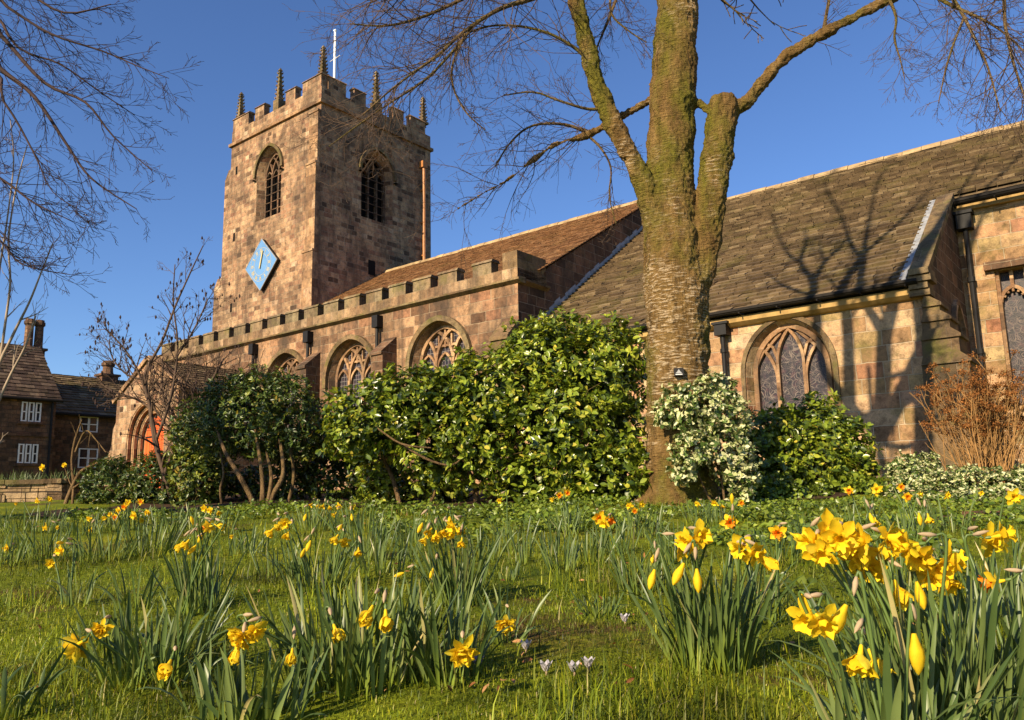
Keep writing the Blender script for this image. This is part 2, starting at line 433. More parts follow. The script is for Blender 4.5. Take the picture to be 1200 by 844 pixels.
M['orange'] = m_leaf('orange_trumpet', [(0.0, (0.80, 0.21, 0.01)), (1.0, (0.85, 0.28, 0.01))], 0.5, 0.3, 0.2)
M['stem'] = m_leaf('flower_stem', [(0.0, (0.07, 0.12, 0.025)), (1.0, (0.11, 0.165, 0.035))], 0.45, 0.1)
M['spathe'] = m_leaf('papery_spathe', [(0.0, (0.34, 0.22, 0.12)), (1.0, (0.5, 0.38, 0.24))], 0.7, 0.3, 0.1)
M['crocus'] = m_leaf('crocus_petal', [(0.0, (0.42, 0.39, 0.46)), (1.0, (0.56, 0.53, 0.58))], 0.5, 0.3, 0.2)
M['deadleaf'] = m_leaf('dead_leaf', [(0.0, (0.14, 0.055, 0.02)), (0.6, (0.3, 0.13, 0.05)), (1.0, (0.45, 0.24, 0.1))], 0.7, 0.15, 0.15)
M['deadhead'] = m_leaf('dried_flower', [(0.0, (0.10, 0.04, 0.012)), (0.6, (0.23, 0.09, 0.026)), (1.0, (0.36, 0.16, 0.05))], 0.8, 0.15, 0.1)

def m_bark(name, cols, lent=0.0, moss=0.0, zs=4.0):
    g = NG(name)
    o = g.coord()
    n1 = g.noise(g.mapping(o, (6, 6, 1.4)), 1.6, 7, 0.68)
    c = g.ramp(n1, [(0.25, cols[0]), (0.5, cols[1]), (0.78, cols[2])])
    h = n1
    if lent:
        ln = g.noise(g.mapping(o, (8.5, 8.5, 52)), 1.0, 5, 0.65)
        spz = g.n('ShaderNodeSeparateXYZ'); g.l(o, spz.inputs[0])
        band = g.math('MULTIPLY_ADD', g.math('ABSOLUTE', g.math('SUBTRACT', spz.outputs[2], 1.75)), -0.16, 0.19)
        mask = g.math('ADD', g.noise(o, 1.5, 4, 0.6), g.math('MAXIMUM', band, -0.04))
        lm = g.math('MULTIPLY', g.ramp(ln, [(0.52, 0.0), (0.58, 1.0)]), g.ramp(mask, [(0.47, 0.0), (0.6, 1.0)]))
        c = g.mix(g.math('MULTIPLY', lm, lent), c, (0.72, 0.56, 0.36))
        h = g.math('ADD', n1, g.math('MULTIPLY', ln, 1.6))
    if moss:
        mo = g.noise(g.mapping(o, (1, 1, 0.5)), 1.25, 6, 0.65)
        mf = g.noise(o, 24, 3, 0.7)
        c = g.mix(g.math('MULTIPLY', g.ramp(mo, [(0.47, 0.0), (0.60, 1.0)]), moss), c, g.ramp(mf, [(0.3, (0.085, 0.078, 0.009)), (0.7, (0.215, 0.19, 0.02))]))
        h = g.math('ADD', h, g.math('MULTIPLY', mf, 0.5))
    cr = g.noise(g.mapping(o, (14, 14, 3.2)), 1.0, 6, 0.75)
    c = g.mix(1.0, c, g.ramp(cr, [(0.30, (0.3, 0.27, 0.22)), (0.46, (1, 1, 1))]), 'MULTIPLY')
    return g.done(g.principled(c, 0.85, g.bump(g.math('ADD', h, g.math('MULTIPLY', cr, 1.5)), 1.0, 0.05), 0.2))
M['cherry'] = m_bark('cherry_bark', ((0.08, 0.045, 0.014), (0.23, 0.135, 0.042), (0.38, 0.245, 0.09)), 0.68, 0.95)
M['limb'] = m_bark('limb_bark', ((0.09, 0.055, 0.025), (0.19, 0.12, 0.05), (0.31, 0.21, 0.10)), 0.5, 0.6)
M['twig'] = m_plain('twig_bark', (0.085, 0.054, 0.036), 0.8, 0.2, 0.4, 3)
M['twig_red'] = m_plain('reddish_twig_bark', (0.040, 0.023, 0.02), 0.8, 0.2, 0.4, 3)
M['twig_pale'] = m_plain('pale_twig_bark', (0.30, 0.23, 0.16), 0.8, 0.2, 0.3, 3)
M['shrubwood'] = m_bark('shrub_bark', ((0.07, 0.04, 0.018), (0.18, 0.11, 0.05), (0.30, 0.2, 0.10)), 0, 0.2)
M['cane'] = m_plain('dry_cane', (0.30, 0.165, 0.06), 0.8, 0.2, 0.35, 5)

def m_ground():
    g = NG('lawn')
    o = g.coord()
    a = g.noise(o, 1.3, 6, 0.65)
    b = g.noise(o, 30, 5, 0.7)
    c = g.ramp(a, [(0.3, (0.055, 0.085, 0.008)), (0.5, (0.15, 0.18, 0.011)), (0.72, (0.27, 0.255, 0.015))])
    c = g.mix(1.0, c, g.ramp(b, [(0.3, (0.45, 0.45, 0.4)), (0.65, (1.25, 1.25, 1.1))]), 'MULTIPLY')
    s_ = g.noise(g.mapping(o, (1, 1, 1), (3.3, 1.7, 0)), 0.95, 6, 0.7)
    c = g.mix(g.ramp(s_, [(0.56, 0.0), (0.66, 0.9)]), c, g.ramp(b, [(0.35, (0.055, 0.028, 0.014)), (0.7, (0.17, 0.085, 0.04))]))
    return g.done(g.principled(c, 0.95, g.bump(b, 0.9, 0.03), 0.1))
M['ground'] = m_ground()
M['soil'] = m_plain('dark_soil', (0.055, 0.032, 0.018), 0.95, 0.1, 0.5, 14)

# ------------------------------------------------------------------ ground
def axis(lo, hi, near_lo, near_hi, step):
    a = list(np.arange(near_lo, near_hi + 1e-6, step))
    x = near_hi; s_ = step
    while x < hi: s_ *= 1.35; x += s_; a.append(x)
    x = near_lo; s_ = step; b = []
    while x > lo: s_ *= 1.35; x -= s_; b.append(x)
    return np.array(b[::-1] + a)
xs = axis(-600, 600, -12, 14, 0.2); ys = axis(-600, 900, -1, 24, 0.2)
V = np.array([(x, y, ground_z(x, y)) for y in ys for x in xs])
nx = len(xs)
ii, jj = np.meshgrid(np.arange(len(ys) - 1), np.arange(nx - 1), indexing='ij')
F = np.stack([ii * nx + jj, ii * nx + jj + 1, (ii + 1) * nx + jj + 1, (ii + 1) * nx + jj], -1).reshape(-1, 4)
g_ = mesh_np('ground', V, F, M['ground']); tag(g_, kind='structure')
sx_ = np.arange(-5.6, 6.01, 0.2); sV, sF = [], []
for i, x in enumerate(sx_):
    e0_ = 9.35 + 0.25 * math.sin(1.7 * x) + 0.12 * math.sin(5.1 * x)
    for k in range(24):
        y = e0_ + (14.5 - e0_) * k / 23
        sV.append((x, y, ground_z(x, y) + 0.012))
for i in range(len(sx_) - 1):
    for k in range(23):
        q = i * 24 + k; sF.append((q, q + 24, q + 25, q + 1))
tag(mesh_np('soil', np.array(sV), np.array(sF), M['soil']), kind='structure')

# ------------------------------------------------------------------ church
CB = (-17.0, 22.0, 0.45)
church = empty('church', cw(*CB), CROT)
tag(church, 'old sandstone parish church with square battlemented tower and long stone slate roof', 'church')
COFF = (-CB[0], -CB[1], -CB[2])
def part(mb, name, mats, parent=None, smooth=False):
    """church part (parent None) or sub-part; vertices are in church east/north/height metres"""
    if parent is None: return mb.build(name, mats, church, COFF, smooth, True)
    return mb.build(name, mats, parent, (0, 0, 0), smooth, True)

def south(n0): return lambda u, v, w: (u, n0 - w, v)
def east(e0): return lambda u, v, w: (e0 + w, u, v)

def arch(cx, sill, spring, apex, hw, n=10):
    """closed loop of a pointed opening, counter-clockwise"""
    h = apex - spring
    Rr = (h * h + hw * hw) / (2 * hw)
    a1 = math.asin(min(1, h / Rr))
    pr = [(cx + hw - Rr + Rr * math.cos(a1 * i / n), spring + Rr * math.sin(a1 * i / n)) for i in range(n + 1)]
    pl = [(2 * cx - x, y) for x, y in pr[::-1]][1:]
    return [(cx - hw, sill), (cx + hw, sill)] + pr + pl

def wall(mb, fr, outer, holes=(), m=0, w=0.0):
    loops = [[Vector((x, y, 0)) for x, y in outer]] + [[Vector((x, y, 0)) for x, y in h] for h in holes]
    pts = [p for l in loops for p in l]
    b = len(mb.v)
    P = [Vector(fr(p.x, p.y, w)) for p in pts]
    out = Vector(fr(0, 0, 1)) - Vector(fr(0, 0, 0))
    mb.v.extend([tuple(p) for p in P])
    for t in tessellate_polygon(loops):
        n = (P[t[1]] - P[t[0]]).cross(P[t[2]] - P[t[0]])
        if n.length < 1e-9: continue
        if n.dot(out) < 0: t = (t[0], t[2], t[1])
        mb.f.append(tuple(b + i for i in t)); mb.m.append(m)

def reveal(mb, fr, loop, d, m=0, w0=0.0, loop2=None):
    l2 = loop2 or loop
    k = len(loop)
    mb.add([fr(x, y, w0) for x, y in loop] + [fr(x, y, w0 - d) for x, y in l2], [(i, (i + 1) % k, (i + 1) % k + k, i + k) for i in range(k)], m)

def bar(mb, fr, pl, width, w0, w1, m=0):
    """stone rib along a 2-D polyline, from depth w0 to w1"""
    k = len(pl)
    L, Rr = [], []
    for i in range(k):
        a = Vector(pl[max(i - 1, 0)]); b = Vector(pl[min(i + 1, k - 1)])
        t = (b - a); t = t / max(t.length, 1e-9)
        nrm = Vector((-t.y, t.x)) * (width / 2)
        p = Vector(pl[i]); L.append(p + nrm); Rr.append(p - nrm)
    q = []
    for i in range(k):
        q += [fr(L[i].x, L[i].y, w0), fr(L[i].x, L[i].y, w1), fr(Rr[i].x, Rr[i].y, w1), fr(Rr[i].x, Rr[i].y, w0)]
    fc = []
    for i in range(k - 1):
        a, b = 4 * i, 4 * (i + 1)
        fc += [(a + j, a + (j + 1) % 4, b + (j + 1) % 4, b + j) for j in range(4)]
    fc += [(0, 1, 2, 3), (4 * k - 4, 4 * k - 1, 4 * k - 2, 4 * k - 3)]
    mb.add(q, fc, m)

def inside_arch(x, y, cx, spring, apex, hw):
    if abs(x - cx) > hw: return False
    if y <= spring: return True
    h = apex - spring; Rr = (h * h + hw * hw) / (2 * hw)
    return (abs(x - cx) + Rr - hw) ** 2 + (y - spring) ** 2 <= Rr * Rr

def tracery(mb, fr, cx, sill, spring, apex, hw, w0, w1, lights=3, wd=0.1, panels=False):
    bar(mb, fr, arch(cx, sill, spring, apex, hw - wd * 0.4)[1:] + [(cx - hw + wd * 0.4, sill)], wd, w0, w1)
    h = apex - spring; Rr = (h * h + hw * hw) / (2 * hw)
    step = 2 * hw / lights
    for i in range(1, lights):
        x = cx - hw + i * step
        bar(mb, fr, [(x, sill), (x, spring)], wd, w0, w1)
        for sg in (1, -1):
            pl = []
            for k in range(25):
                a = math.pi / 2 * k / 24
                px_, py_ = x + sg * (Rr * math.cos(a) - Rr), spring + Rr * math.sin(a)
                if not inside_arch(px_, py_, cx, spring, apex, hw - wd * 0.3): break
                pl.append((px_, py_))
            if len(pl) > 2: bar(mb, fr, pl, wd * 0.8, w0 - 0.012 * (1 + (sg > 0)), w1 - 0.012)
    for i in range(lights):           # little heads of the lights
        c0 = cx - hw + (i + 0.5) * step
        hh = step / 2
        l = arch(c0, spring - 0.35 * step, spring - 0.25 * step, spring + step * 0.5, hh * 0.93, 6)[2:]
        l = [p for p in l if inside_arch(p[0], p[1], cx, spring, apex, hw)]
        if len(l) > 3: bar(mb, fr, l, wd * 0.6, w0 - 0.04, w1 - 0.02)
    if panels:
        for dx in (-0.28, 0.0, 0.28):
            top = apex - 0.10 - abs(dx) * 0.55
            bar(mb, fr, [(cx + dx, spring + 0.45 * h), (cx + dx, top)], wd * 0.55, w0 - 0.05, w1 - 0.03)
        bar(mb, fr, [(cx - 0.45, spring + 0.5 * h), (cx + 0.45, spring + 0.5 * h)], wd * 0.6, w0 - 0.055, w1 - 0.032)

def glass(fr, loop, w, name, mat, parent):
    mb = MB(); wall(mb, fr, loop, (), 0, w); return part(mb, name, mat, parent)

def hood(fr, cx, spring, apex, hw, wd, pr, parent, low=0.0, stops=True):
    mb = MB()
    l = arch(cx, spring - low, spring, apex, hw, 12)[1:] + [(cx - hw, spring - low)]
    bar(mb, fr, l, wd, pr, -0.02)
    for sg in ((-1, 1) if stops else ()):
        c = fr(cx + sg * hw, spring - low - 0.08, 0)
        p = [fr(cx + sg * hw - 0.11, spring - low - 0.16, -0.02), fr(cx + sg * hw + 0.11, spring - low - 0.16, pr + 0.05)]
        mb.box(*[f(a, b) for a, b in zip(p[0], p[1]) for f in (min, max)])
    return part(mb, 'hood_mould', M['cap'], parent)

# ---- tower
TW, TE_, TS, TN = -36.9, -29.35, 22.5, 29.85
ZS, ZP, ZM = 18.72, 19.58, 20.32
fS, fE = south(TS), east(TE_)
bS = dict(cx=-33.42, sill=14.0, spring=16.35, apex=17.72, hw=1.04)
bE = dict(cx=26.05, sill=13.75, spring=16.2, apex=17.45, hw=1.04)
mb = MB()
wall(mb, fS, [(TW, 0.3), (TE_, 0.3), (TE_, ZS), (TW, ZS)], [arch(**bS)])
wall(mb, fE, [(TS, 0.3), (TN, 0.3), (TN, ZS), (TS, ZS)], [arch(**bE)])
mb.poly([(TW, TN, 0.3), (TW, TS, 0.3), (TW, TS, ZS), (TW, TN, ZS)])
mb.poly([(TE_, TN, 0.3), (TW, TN, 0.3), (TW, TN, ZS), (TE_, TN, ZS)])
mb.poly([(TW, TS, ZS - 0.2), (TE_, TS, ZS - 0.2), (TE_, TN, ZS - 0.2), (TW, TN, ZS - 0.2)])
for fr, b in ((fS, bS), (fE, bE)):
    b2 = dict(b); b2['hw'] *= 0.80; b2['apex'] -= 0.24; b2['sill'] += 0.1
    reveal(mb, fr, arch(**b), 0.42, 0, 0.0, arch(**b2))
tower = part(mb, 'tower', M['tower'])
mb = MB()
# south-east pilaster buttress in set-back stages, and the west buttress with its steps
for (z0, z1, pr, wd) in ((0.3, 11.45, 0.34, 0.74), (11.45, 15.75, 0.26, 0.70), (15.75, 18.35, 0.18, 0.66)):
    mb.box(TE_ - wd, TE_ + 0.012, TS - pr, TS - 0.001, z0, z1)
    mb.box(TE_ - wd - 0.03, TE_ + 0.035, TS - pr - 0.04, TS - 0.002, z1 - 0.10, z1)
part(mb, 'tower_buttress', M['dress'], tower)
mb = MB()
for (z0, z1, pr) in ((0.3, 8.2, 1.55), (8.2, 11.5, 1.2), (11.5, 17.35, 0.55)):
    mb.box(TW - pr, TW + 0.001, TS + 0.02, TS + 1.0, z0, z1 - 0.35)
    mb.prism([(TW - pr, z1 - 0.35), (TW, z1 - 0.35), (TW, z1 + 0.15), (TW - pr + 0.32, z1 + 0.15)], 'y', TS + 0.02, TS + 1.0)
part(mb, 'tower_buttress', M['tower'], tower)
mb = MB()
mb.box(TW - 0.12, TE_ + 0.12, TS - 0.12, TN + 0.12, ZS, ZS + 0.16)
part(mb, 'string_course', M['dress'], tower)
for q in ((-36.35, 17.05, 17.5), (-36.35, 13.4, 13.85), (-36.38, 9.65, 10.1)):
    mb = MB(); wall(mb, fS, [(q[0] - 0.09, q[1]), (q[0] + 0.09, q[1]), (q[0] + 0.09, q[2]), (q[0] - 0.09, q[2])], (), 0, 0.006)
    part(mb, 'slit_window', M['black'], tower)
mb = MB(); wall(mb, fE, [(25.5, 10.9), (25.95, 10.9), (25.95, 11.65), (25.5, 11.65)], (), 0, 0.006); part(mb, 'slit_window', M['black'], tower)
mb = MB()
mb.tube([(TE_ + 0.2, 29.15, 11.6), (TE_ + 0.2, 29.15, 17.55)], [0.085, 0.085], 8)
mb.box(TE_ + 0.01, TE_ + 0.3, 28.98, 29.32, 17.5, 17.85)
for z in (12.6, 14.4, 16.2): mb.box(TE_ + 0.0, TE_ + 0.22, 29.06, 29.24, z, z + 0.07)
part(mb, 'drainpipe', M['rust'], tower)
# parapet with merlons and pinnacles
PT = 0.34
tp = MB()
tp.box(TW, TE_, TS, TS + PT, ZS + 0.16, ZP); tp.box(TW, TE_, TN - PT, TN, ZS + 0.16, ZP)
tp.box(TW, TW + PT, TS + PT, TN - PT, ZS + 0.16, ZP); tp.box(TE_ - PT, TE_, TS + PT, TN - PT, ZS + 0.16, ZP)
par = part(tp, 'tower_parapet', M['tower'])
def merlon(x0, x1, y0, y1, z0, z1, parent, mat, over=0.05):
    mb = MB()
    mb.box(x0, x1, y0, y1, z0, z1 - 0.09)
    mb.prism([(y0 - over, z1 - 0.09), (y1 + over, z1 - 0.09), (y1 - 0.02, z1), (y0 + 0.02, z1)], 'x', x0 - over, x1 + over)
    return part(mb, 'merlon', mat, parent)
def pinnacle(x, y, z0, z1, parent, base):
    mb = MB()
    hb = 0.22
    mb.box(x - hb, x + hb, y - hb, y + hb, z0, z0 + base)
    zz = z0 + base
    a = 0.135
    def ring(r, z): return [(x - r, y - r, z), (x + r, y - r, z), (x + r, y + r, z), (x - r, y + r, z)]
    mb.add(ring(a, zz) + ring(0.055, z1), [(0, 1, 5, 4), (1, 2, 6, 5), (2, 3, 7, 6), (3, 0, 4, 7), (4, 5, 6, 7)])
    for k in range(7):
        t = (k + 0.6) / 7.2
        z = zz + (z1 - zz) * t; r = a + (0.055 - a) * t
        for dx, dy in ((1, 1), (1, -1), (-1, 1), (-1, -1)):
            c = 0.05
            px_, py_ = x + dx * r, y + dy * r
            mb.add([(px_ - c, py_ - c, z - 0.02), (px_ + c, py_ - c, z - 0.02), (px_ + c, py_ + c, z - 0.02), (px_ - c, py_ + c, z - 0.02), (px_ + dx * 0.05, py_ + dy * 0.05, z + 0.10)],
                   [(0, 1, 4), (1, 2, 4), (2, 3, 4), (3, 0, 4), (3, 2, 1, 0)])
    mb.add(ring(0.10, z1) + ring(0.02, z1 + 0.16), [(0, 1, 5, 4), (1, 2, 6, 5), (2, 3, 7, 6), (3, 0, 4, 7), (4, 5, 6, 7), (3, 2, 1, 0)])
    return part(mb, 'pinnacle', M['cap'], parent)
L = TE_ - TW; c0 = 1.48; mid = TW + L / 2
segs = [(TW, TW + c0), (mid - 1.70, mid - 0.92), (mid + 0.92, mid + 1.70), (TE_ - c0, TE_)]
for a, b in segs:
    merlon(a + (0.05 if a == TW else 0), b - (0.05 if b == TE_ else 0), TS + 0.003, TS + PT, ZP, ZM, par, M['tower'])
    merlon(a + (PT + 0.05 if a == TW else 0), b - (PT + 0.05 if b == TE_ else 0), TN - PT, TN - 0.003, ZP, ZM, par, M['tower'])
L2 = TN - TS; mid2 = TS + L2 / 2
for a, b in [(TS + PT + 0.06, TS + c0), (mid2 - 1.66, mid2 - 0.92), (mid2 + 0.92, mid2 + 1.66), (TN - c0, TN - PT - 0.06)]:
    for x0, x1 in ((TE_ - PT, TE_ - 0.003), (TW + 0.003, TW + PT)):
        mb = MB(); mb.box(x0, x1, a, b, ZP, ZM - 0.09)
        mb.prism([(x0 - 0.05, ZM - 0.09), (x1 + 0.05, ZM - 0.09), (x1 - 0.02, ZM), (x0 + 0.02, ZM)], 'y', a - 0.05, b + 0.05)
        part(mb, 'merlon', M['tower'], par)
for x, y in ((TW + 0.28, TS + 0.28), (TE_ - 0.28, TS + 0.28), (TE_ - 0.28, TN - 0.28), (TW + 0.28, TN - 0.28)):
    pinnacle(x, y, ZM - 0.05, 21.75, par, 0.12)
for x, y in ((mid, TS + 0.28), (TE_ - 0.28, mid2), (mid, TN - 0.28), (TW + 0.28, mid2)):
    pinnacle(x, y, ZP + 0.002, 21.85, par, 0.62)
mb = MB(); mb.tube([(-32.95, 26.1, 18.5), (-32.95, 26.1, 25.5)], [0.085, 0.06], 8); mb.lathe([(0.0, 0.2), (0.11, 0.1), (0.0, 0.0)], (-32.95, 26.1, 25.5), 8)
mb.tube([(-33.35, 26.1, 23.9), (-32.5, 26.1, 23.95)], [0.02, 0.02], 5)
part(mb, 'flagpole', M['white'], None, True)
for fr, b in ((fS, bS), (fE, bE)):
    b2 = dict(b); b2['hw'] *= 0.80; b2['apex'] -= 0.24; b2['sill'] += 0.1
    mb = MB()
    tracery(mb, fr, b2['cx'], b2['sill'], b2['spring'], b2['apex'], b2['hw'], -0.36, -0.52, 3, 0.10)
    for k in range(1, 6):
        z = b2['sill'] + k * 0.43
        bar(mb, fr, [(b2['cx'] - b2['hw'], z), (b2['cx'] + b2['hw'], z)], 0.035, -0.345, -0.38)
    bw = part(mb, 'belfry_window', M['gable'])
    glass(fr, arch(**b2), -0.6, 'black_backing', M['black'], bw)  # flat black sheet painted as the unlit belfry interior, no slats
    hood(fr, b['cx'], b['spring'], b['apex'] + 0.10, b['hw'] + 0.12, 0.15, 0.13, bw, 0.0)
# clock
CX, CZ, CH = -33.55, 11.55, 1.31
mb = MB()
prof = [(CX - CH, CZ), (CX, CZ - CH), (CX + CH, CZ), (CX, CZ + CH)]
mb.add([(x, TS - 0.22, z) for x, z in prof] + [(x, TS - 0.001, z) for x, z in prof], [(0, 1, 2, 3), (0, 4, 5, 1), (1, 5, 6, 2), (2, 6, 7, 3), (3, 7, 4, 0)])
for i in range(4): mb.m[i + 1] = 1
clock = part(mb, 'clock', [M['blue'], M['iron']])
mb = MB()
fc = south(TS - 0.22)
for i in range(4):
    a, b = prof[i], prof[(i + 1) % 4]
    bar(mb, fc, [a, b], 0.03, 0.012, -0.03)
part(mb, 'clock_frame', M['lead'], clock)
mb = MB()
rom = ['XII', 'I', 'II', 'III', 'IIII', 'V', 'VI', 'VII', 'VIII', 'IX', 'X', 'XI']
def put(cx, cz, ang, segs_):
    ca, sa = math.cos(ang), math.sin(ang)
    for (x0, y0, x1, y1) in segs_:
        bar(mb, fc, [(cx + x0 * ca + y0 * sa, cz - x0 * sa + y0 * ca), (cx + x1 * ca + y1 * sa, cz - x1 * sa + y1 * ca)], 0.025, 0.008, -0.002)
for k in range(12):
    ang = 2 * math.pi * k / 12
    rr = 0.70
    wds = {'I': 0.05, 'V': 0.10, 'X': 0.10}
    tot = sum(wds[c] for c in rom[k]); x = -tot / 2; sg_ = []
    for c in rom[k]:
        w_ = wds[c]; h_ = 0.09
        if c == 'I': sg_.append((x + w_ / 2, -h_, x + w_ / 2, h_))
        if c == 'V': sg_ += [(x + 0.01, h_, x + w_ / 2, -h_), (x + w_ - 0.01, h_, x + w_ / 2, -h_)]
        if c == 'X': sg_ += [(x + 0.01, h_, x + w_ - 0.01, -h_), (x + w_ - 0.01, h_, x + 0.01, -h_)]
        x += w_
    put(CX + rr * math.sin(ang), CZ + rr * math.cos(ang), ang, sg_)
for r_ in (0.55, 0.84):
    bar(mb, fc, [(CX + r_ * math.sin(2 * math.pi * i / 48), CZ + r_ * math.cos(2 * math.pi * i / 48)) for i in range(49)], 0.014, 0.006, -0.002)
part(mb, 'numeral', M['gold'], clock)
mb = MB(); bar(mb, fc, [(CX - 0.05, CZ - 0.2), (CX + 0.17, CZ + 0.66)], 0.075, 0.06, 0.03); part(mb, 'hand', M['gold'], clock)
mb = MB(); bar(mb, fc, [(CX - 0.05, CZ - 0.16), (CX + 0.09, CZ + 0.42)], 0.095, 0.028, 0.012); part(mb, 'hand', M['iron'], clock)

# ---- roofs of separate slates
def slates(mb, P0, a, b, H, rng, row, wid, thick, seed, lift=1.0):
    """courses up the slope: P0 at the eave, a along, b up slope; rng(s) -> (lo, hi) along a for the course at s"""
    rr = random.Random(seed)
    a, b = Vector(a).normalized(), Vector(b).normalized()
    c = a.cross(b).normalized()
    if c.z < 0: c = -c
    P0 = Vector(P0)
    k = 0; s_ = 0.0
    while s_ < H:
        rw = row * (1.18 - 0.36 * s_ / H)
        lo, hi = rng(s_)
        x = lo - rr.random() * wid * 0.9
        while x < hi:
            w_ = wid * rr.uniform(0.65, 1.35)
            x0, x1 = max(x, lo), min(x + w_ - 0.012, hi)
            if x1 - x0 > 0.03:
                t = thick * rr.uniform(0.75, 1.35)
                up = min(rw * 1.35, H - s_ + 0.05)
                j = rr.uniform(-0.018, 0.018)
                o = P0 + a * x0 + b * (s_ + j)
                A = a * (x1 - x0)
                l0, l1 = c * (thick * 0.8 * lift + rr.uniform(0, 0.008)), c * (-0.004)
                top0, top1 = l0 + c * t, l1 + c * t * 0.6
                B = b * up
                mb.add([o + l0, o + A + l0, o + A + B + l1, o + B + l1, o + top0, o + A + top0, o + A + B + top1, o + B + top1],
                       [(4, 5, 6, 7), (0, 1, 5, 4), (1, 2, 6, 5), (3, 0, 4, 7)])
            x += w_
        s_ += rw; k += 1

def ridge(mb, p, q, r=0.15, seg=0.5):
    p, q = Vector(p), Vector(q)
    n = max(1, int((q - p).length / seg))
    rr = random.Random(3)
    for i in range(n):
        a = p.lerp(q, i / n); b = p.lerp(q, (i + 0.97) / n)
        dz = Vector((0, 0, rr.uniform(-0.015, 0.015)))
        d = (b - a).normalized(); s_ = d.cross(Vector((0, 0, 1))).normalized()
        pr = [(-r * 1.2, -r * 0.8), (-r * 0.6, r * 0.1), (0, r * 0.45), (r * 0.6, r * 0.1), (r * 1.2, -r * 0.8)]
        v = [a + dz + s_ * x + Vector((0, 0, z)) for x, z in pr] + [b + dz + s_ * x + Vector((0, 0, z)) for x, z in pr]
        mb.add(v, [(j, j + 1, j + 6, j + 5) for j in range(4)] + [(0, 4, 3, 2, 1), (5, 6, 7, 8, 9)])

GE = -14.29                    # plane of the nave's east gable
NR_N, NR_Z = 26.7, 11.25       # nave ridge
ns0, nz0 = 19.15, 6.80
nb = Vector((0, NR_N - ns0, NR_Z - nz0)); nH = nb.length
mb = MB()
slates(mb, (0, ns0, nz0), (1, 0, 0), nb, nH, lambda s: (TE_ + 0.02, GE + 0.12), 0.19, 0.28, 0.022, 5)
mb.poly([(TE_, ns0, nz0 - 0.02), (GE + 0.1, ns0, nz0 - 0.02), (GE + 0.1, NR_N, NR_Z - 0.02), (TE_, NR_N, NR_Z - 0.02)])
mb.poly([(TE_, NR_N, NR_Z), (GE + 0.1, NR_N, NR_Z), (GE + 0.1, 2 * NR_N - ns0, nz0), (TE_, 2 * NR_N - ns0, nz0)])
nroof = part(mb, 'nave_roof', M['tile'])
mb = MB(); ridge(mb, (TE_, NR_N, NR_Z + 0.06), (GE + 0.12, NR_N, NR_Z + 0.06)); part(mb, 'ridge_tile', M['ridge'], nroof)
mb = MB()
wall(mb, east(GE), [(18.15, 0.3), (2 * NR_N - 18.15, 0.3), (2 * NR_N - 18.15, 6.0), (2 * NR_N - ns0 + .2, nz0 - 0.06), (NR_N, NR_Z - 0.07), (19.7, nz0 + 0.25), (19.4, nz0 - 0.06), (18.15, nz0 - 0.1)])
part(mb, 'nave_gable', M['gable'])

# ---- aisle
SW = 18.15
fA = south(SW)
AW = dict(sill=2.3, spring=4.22, hw=1.22)
awx = (-25.45, -21.72, -17.48)
apx = 5.55
mb = MB()
wall(mb, fA, [(-35.2, 0.3), (GE, 0.3), (GE, 6.22), (-35.2, 6.22)], [arch(x, AW['sill'], AW['spring'], apx, AW['hw']) for x in awx])
mb.poly([(-35.2, 22.6, 0.3), (-35.2, SW, 0.3), (-35.2, SW, 6.22), (-35.2, 22.6, 6.22)])
mb.poly([(-35.2, SW + 0.3, 6.5), (GE - 0.3, SW + 0.3, 6.5), (GE - 0.3, ns0 + 0.3, 6.7), (-35.2, ns0 + 0.3, 6.7)])
mb.poly([(-35.2, ns0 + .2, 6.6), (TE_, ns0 + .2, 6.6), (TE_, TS, 7.4), (-35.2, TS, 7.4)])
for x in awx:
    reveal(mb, fA, arch(x, AW['sill'], AW['spring'], apx, AW['hw']), 0.30, 0, 0, arch(x, AW['sill'] + 0.1, AW['spring'], apx - 0.12, AW['hw'] - 0.12))
part(mb, 'aisle_wall', M['aisle'])
mb = MB()
mb.box(-35.25, GE, SW, SW + 0.32, 6.40, 6.72)
mb.box(GE - 0.32, GE, SW + 0.32, SW + 1.45, 6.40, 6.72)
ap = part(mb, 'aisle_parapet', M['parapet'])
mb = MB()
mb.prism([(SW - 0.16, 6.30), (SW - 0.01, 6.22), (SW + 0.2, 6.22), (SW + 0.2, 6.40), (SW - 0.03, 6.40), (SW - 0.16, 6.36)], 'x', -35.3, GE + 0.16)
mb.prism([(GE + 0.16, 6.30), (GE + 0.01, 6.22), (GE - 0.2, 6.22), (GE - 0.2, 6.40), (GE + 0.03, 6.40), (GE + 0.16, 6.36)], 'y', SW + 0.01, SW + 1.42)
part(mb, 'string_course', M['cap'], ap)
e = -16.72
pitch = 1.155
ks = 0
while e - ks * pitch > -35.0:
    b = e - ks * pitch
    merlon(max(b - 0.80, -35.2), b, SW + 0.003, SW + 0.34, 6.72, 7.17, ap, M['merlon'], 0.04)
    ks += 1
merlon(-16.05, -15.30, SW + 0.003, SW + 0.34, 6.72, 7.17, ap, M['merlon'], 0.04)
mb = MB(); mb.box(-14.85, GE, SW - 0.002, SW + 1.43, 6.72, 7.24); part(mb, 'corner_merlon', M['cap'], ap)
for x, wt in zip(awx, (0, 1, 2)):
    mb = MB()
    tracery(mb, fA, x, AW['sill'] + 0.1, AW['spring'], apx - 0.12, AW['hw'] - 0.12, -0.20, -0.36, 3, 0.12, True)
    w_ = part(mb, 'aisle_window', M['dress'])
    glass(fA, arch(x, AW['sill'] + 0.1, AW['spring'], apx - 0.12, AW['hw'] - 0.12), -0.33, 'glass', M['grid'], w_)
    hood(fA, x, AW['spring'], apx + 0.1, AW['hw'] + 0.11, 0.17, 0.14, w_, 0.25, False)
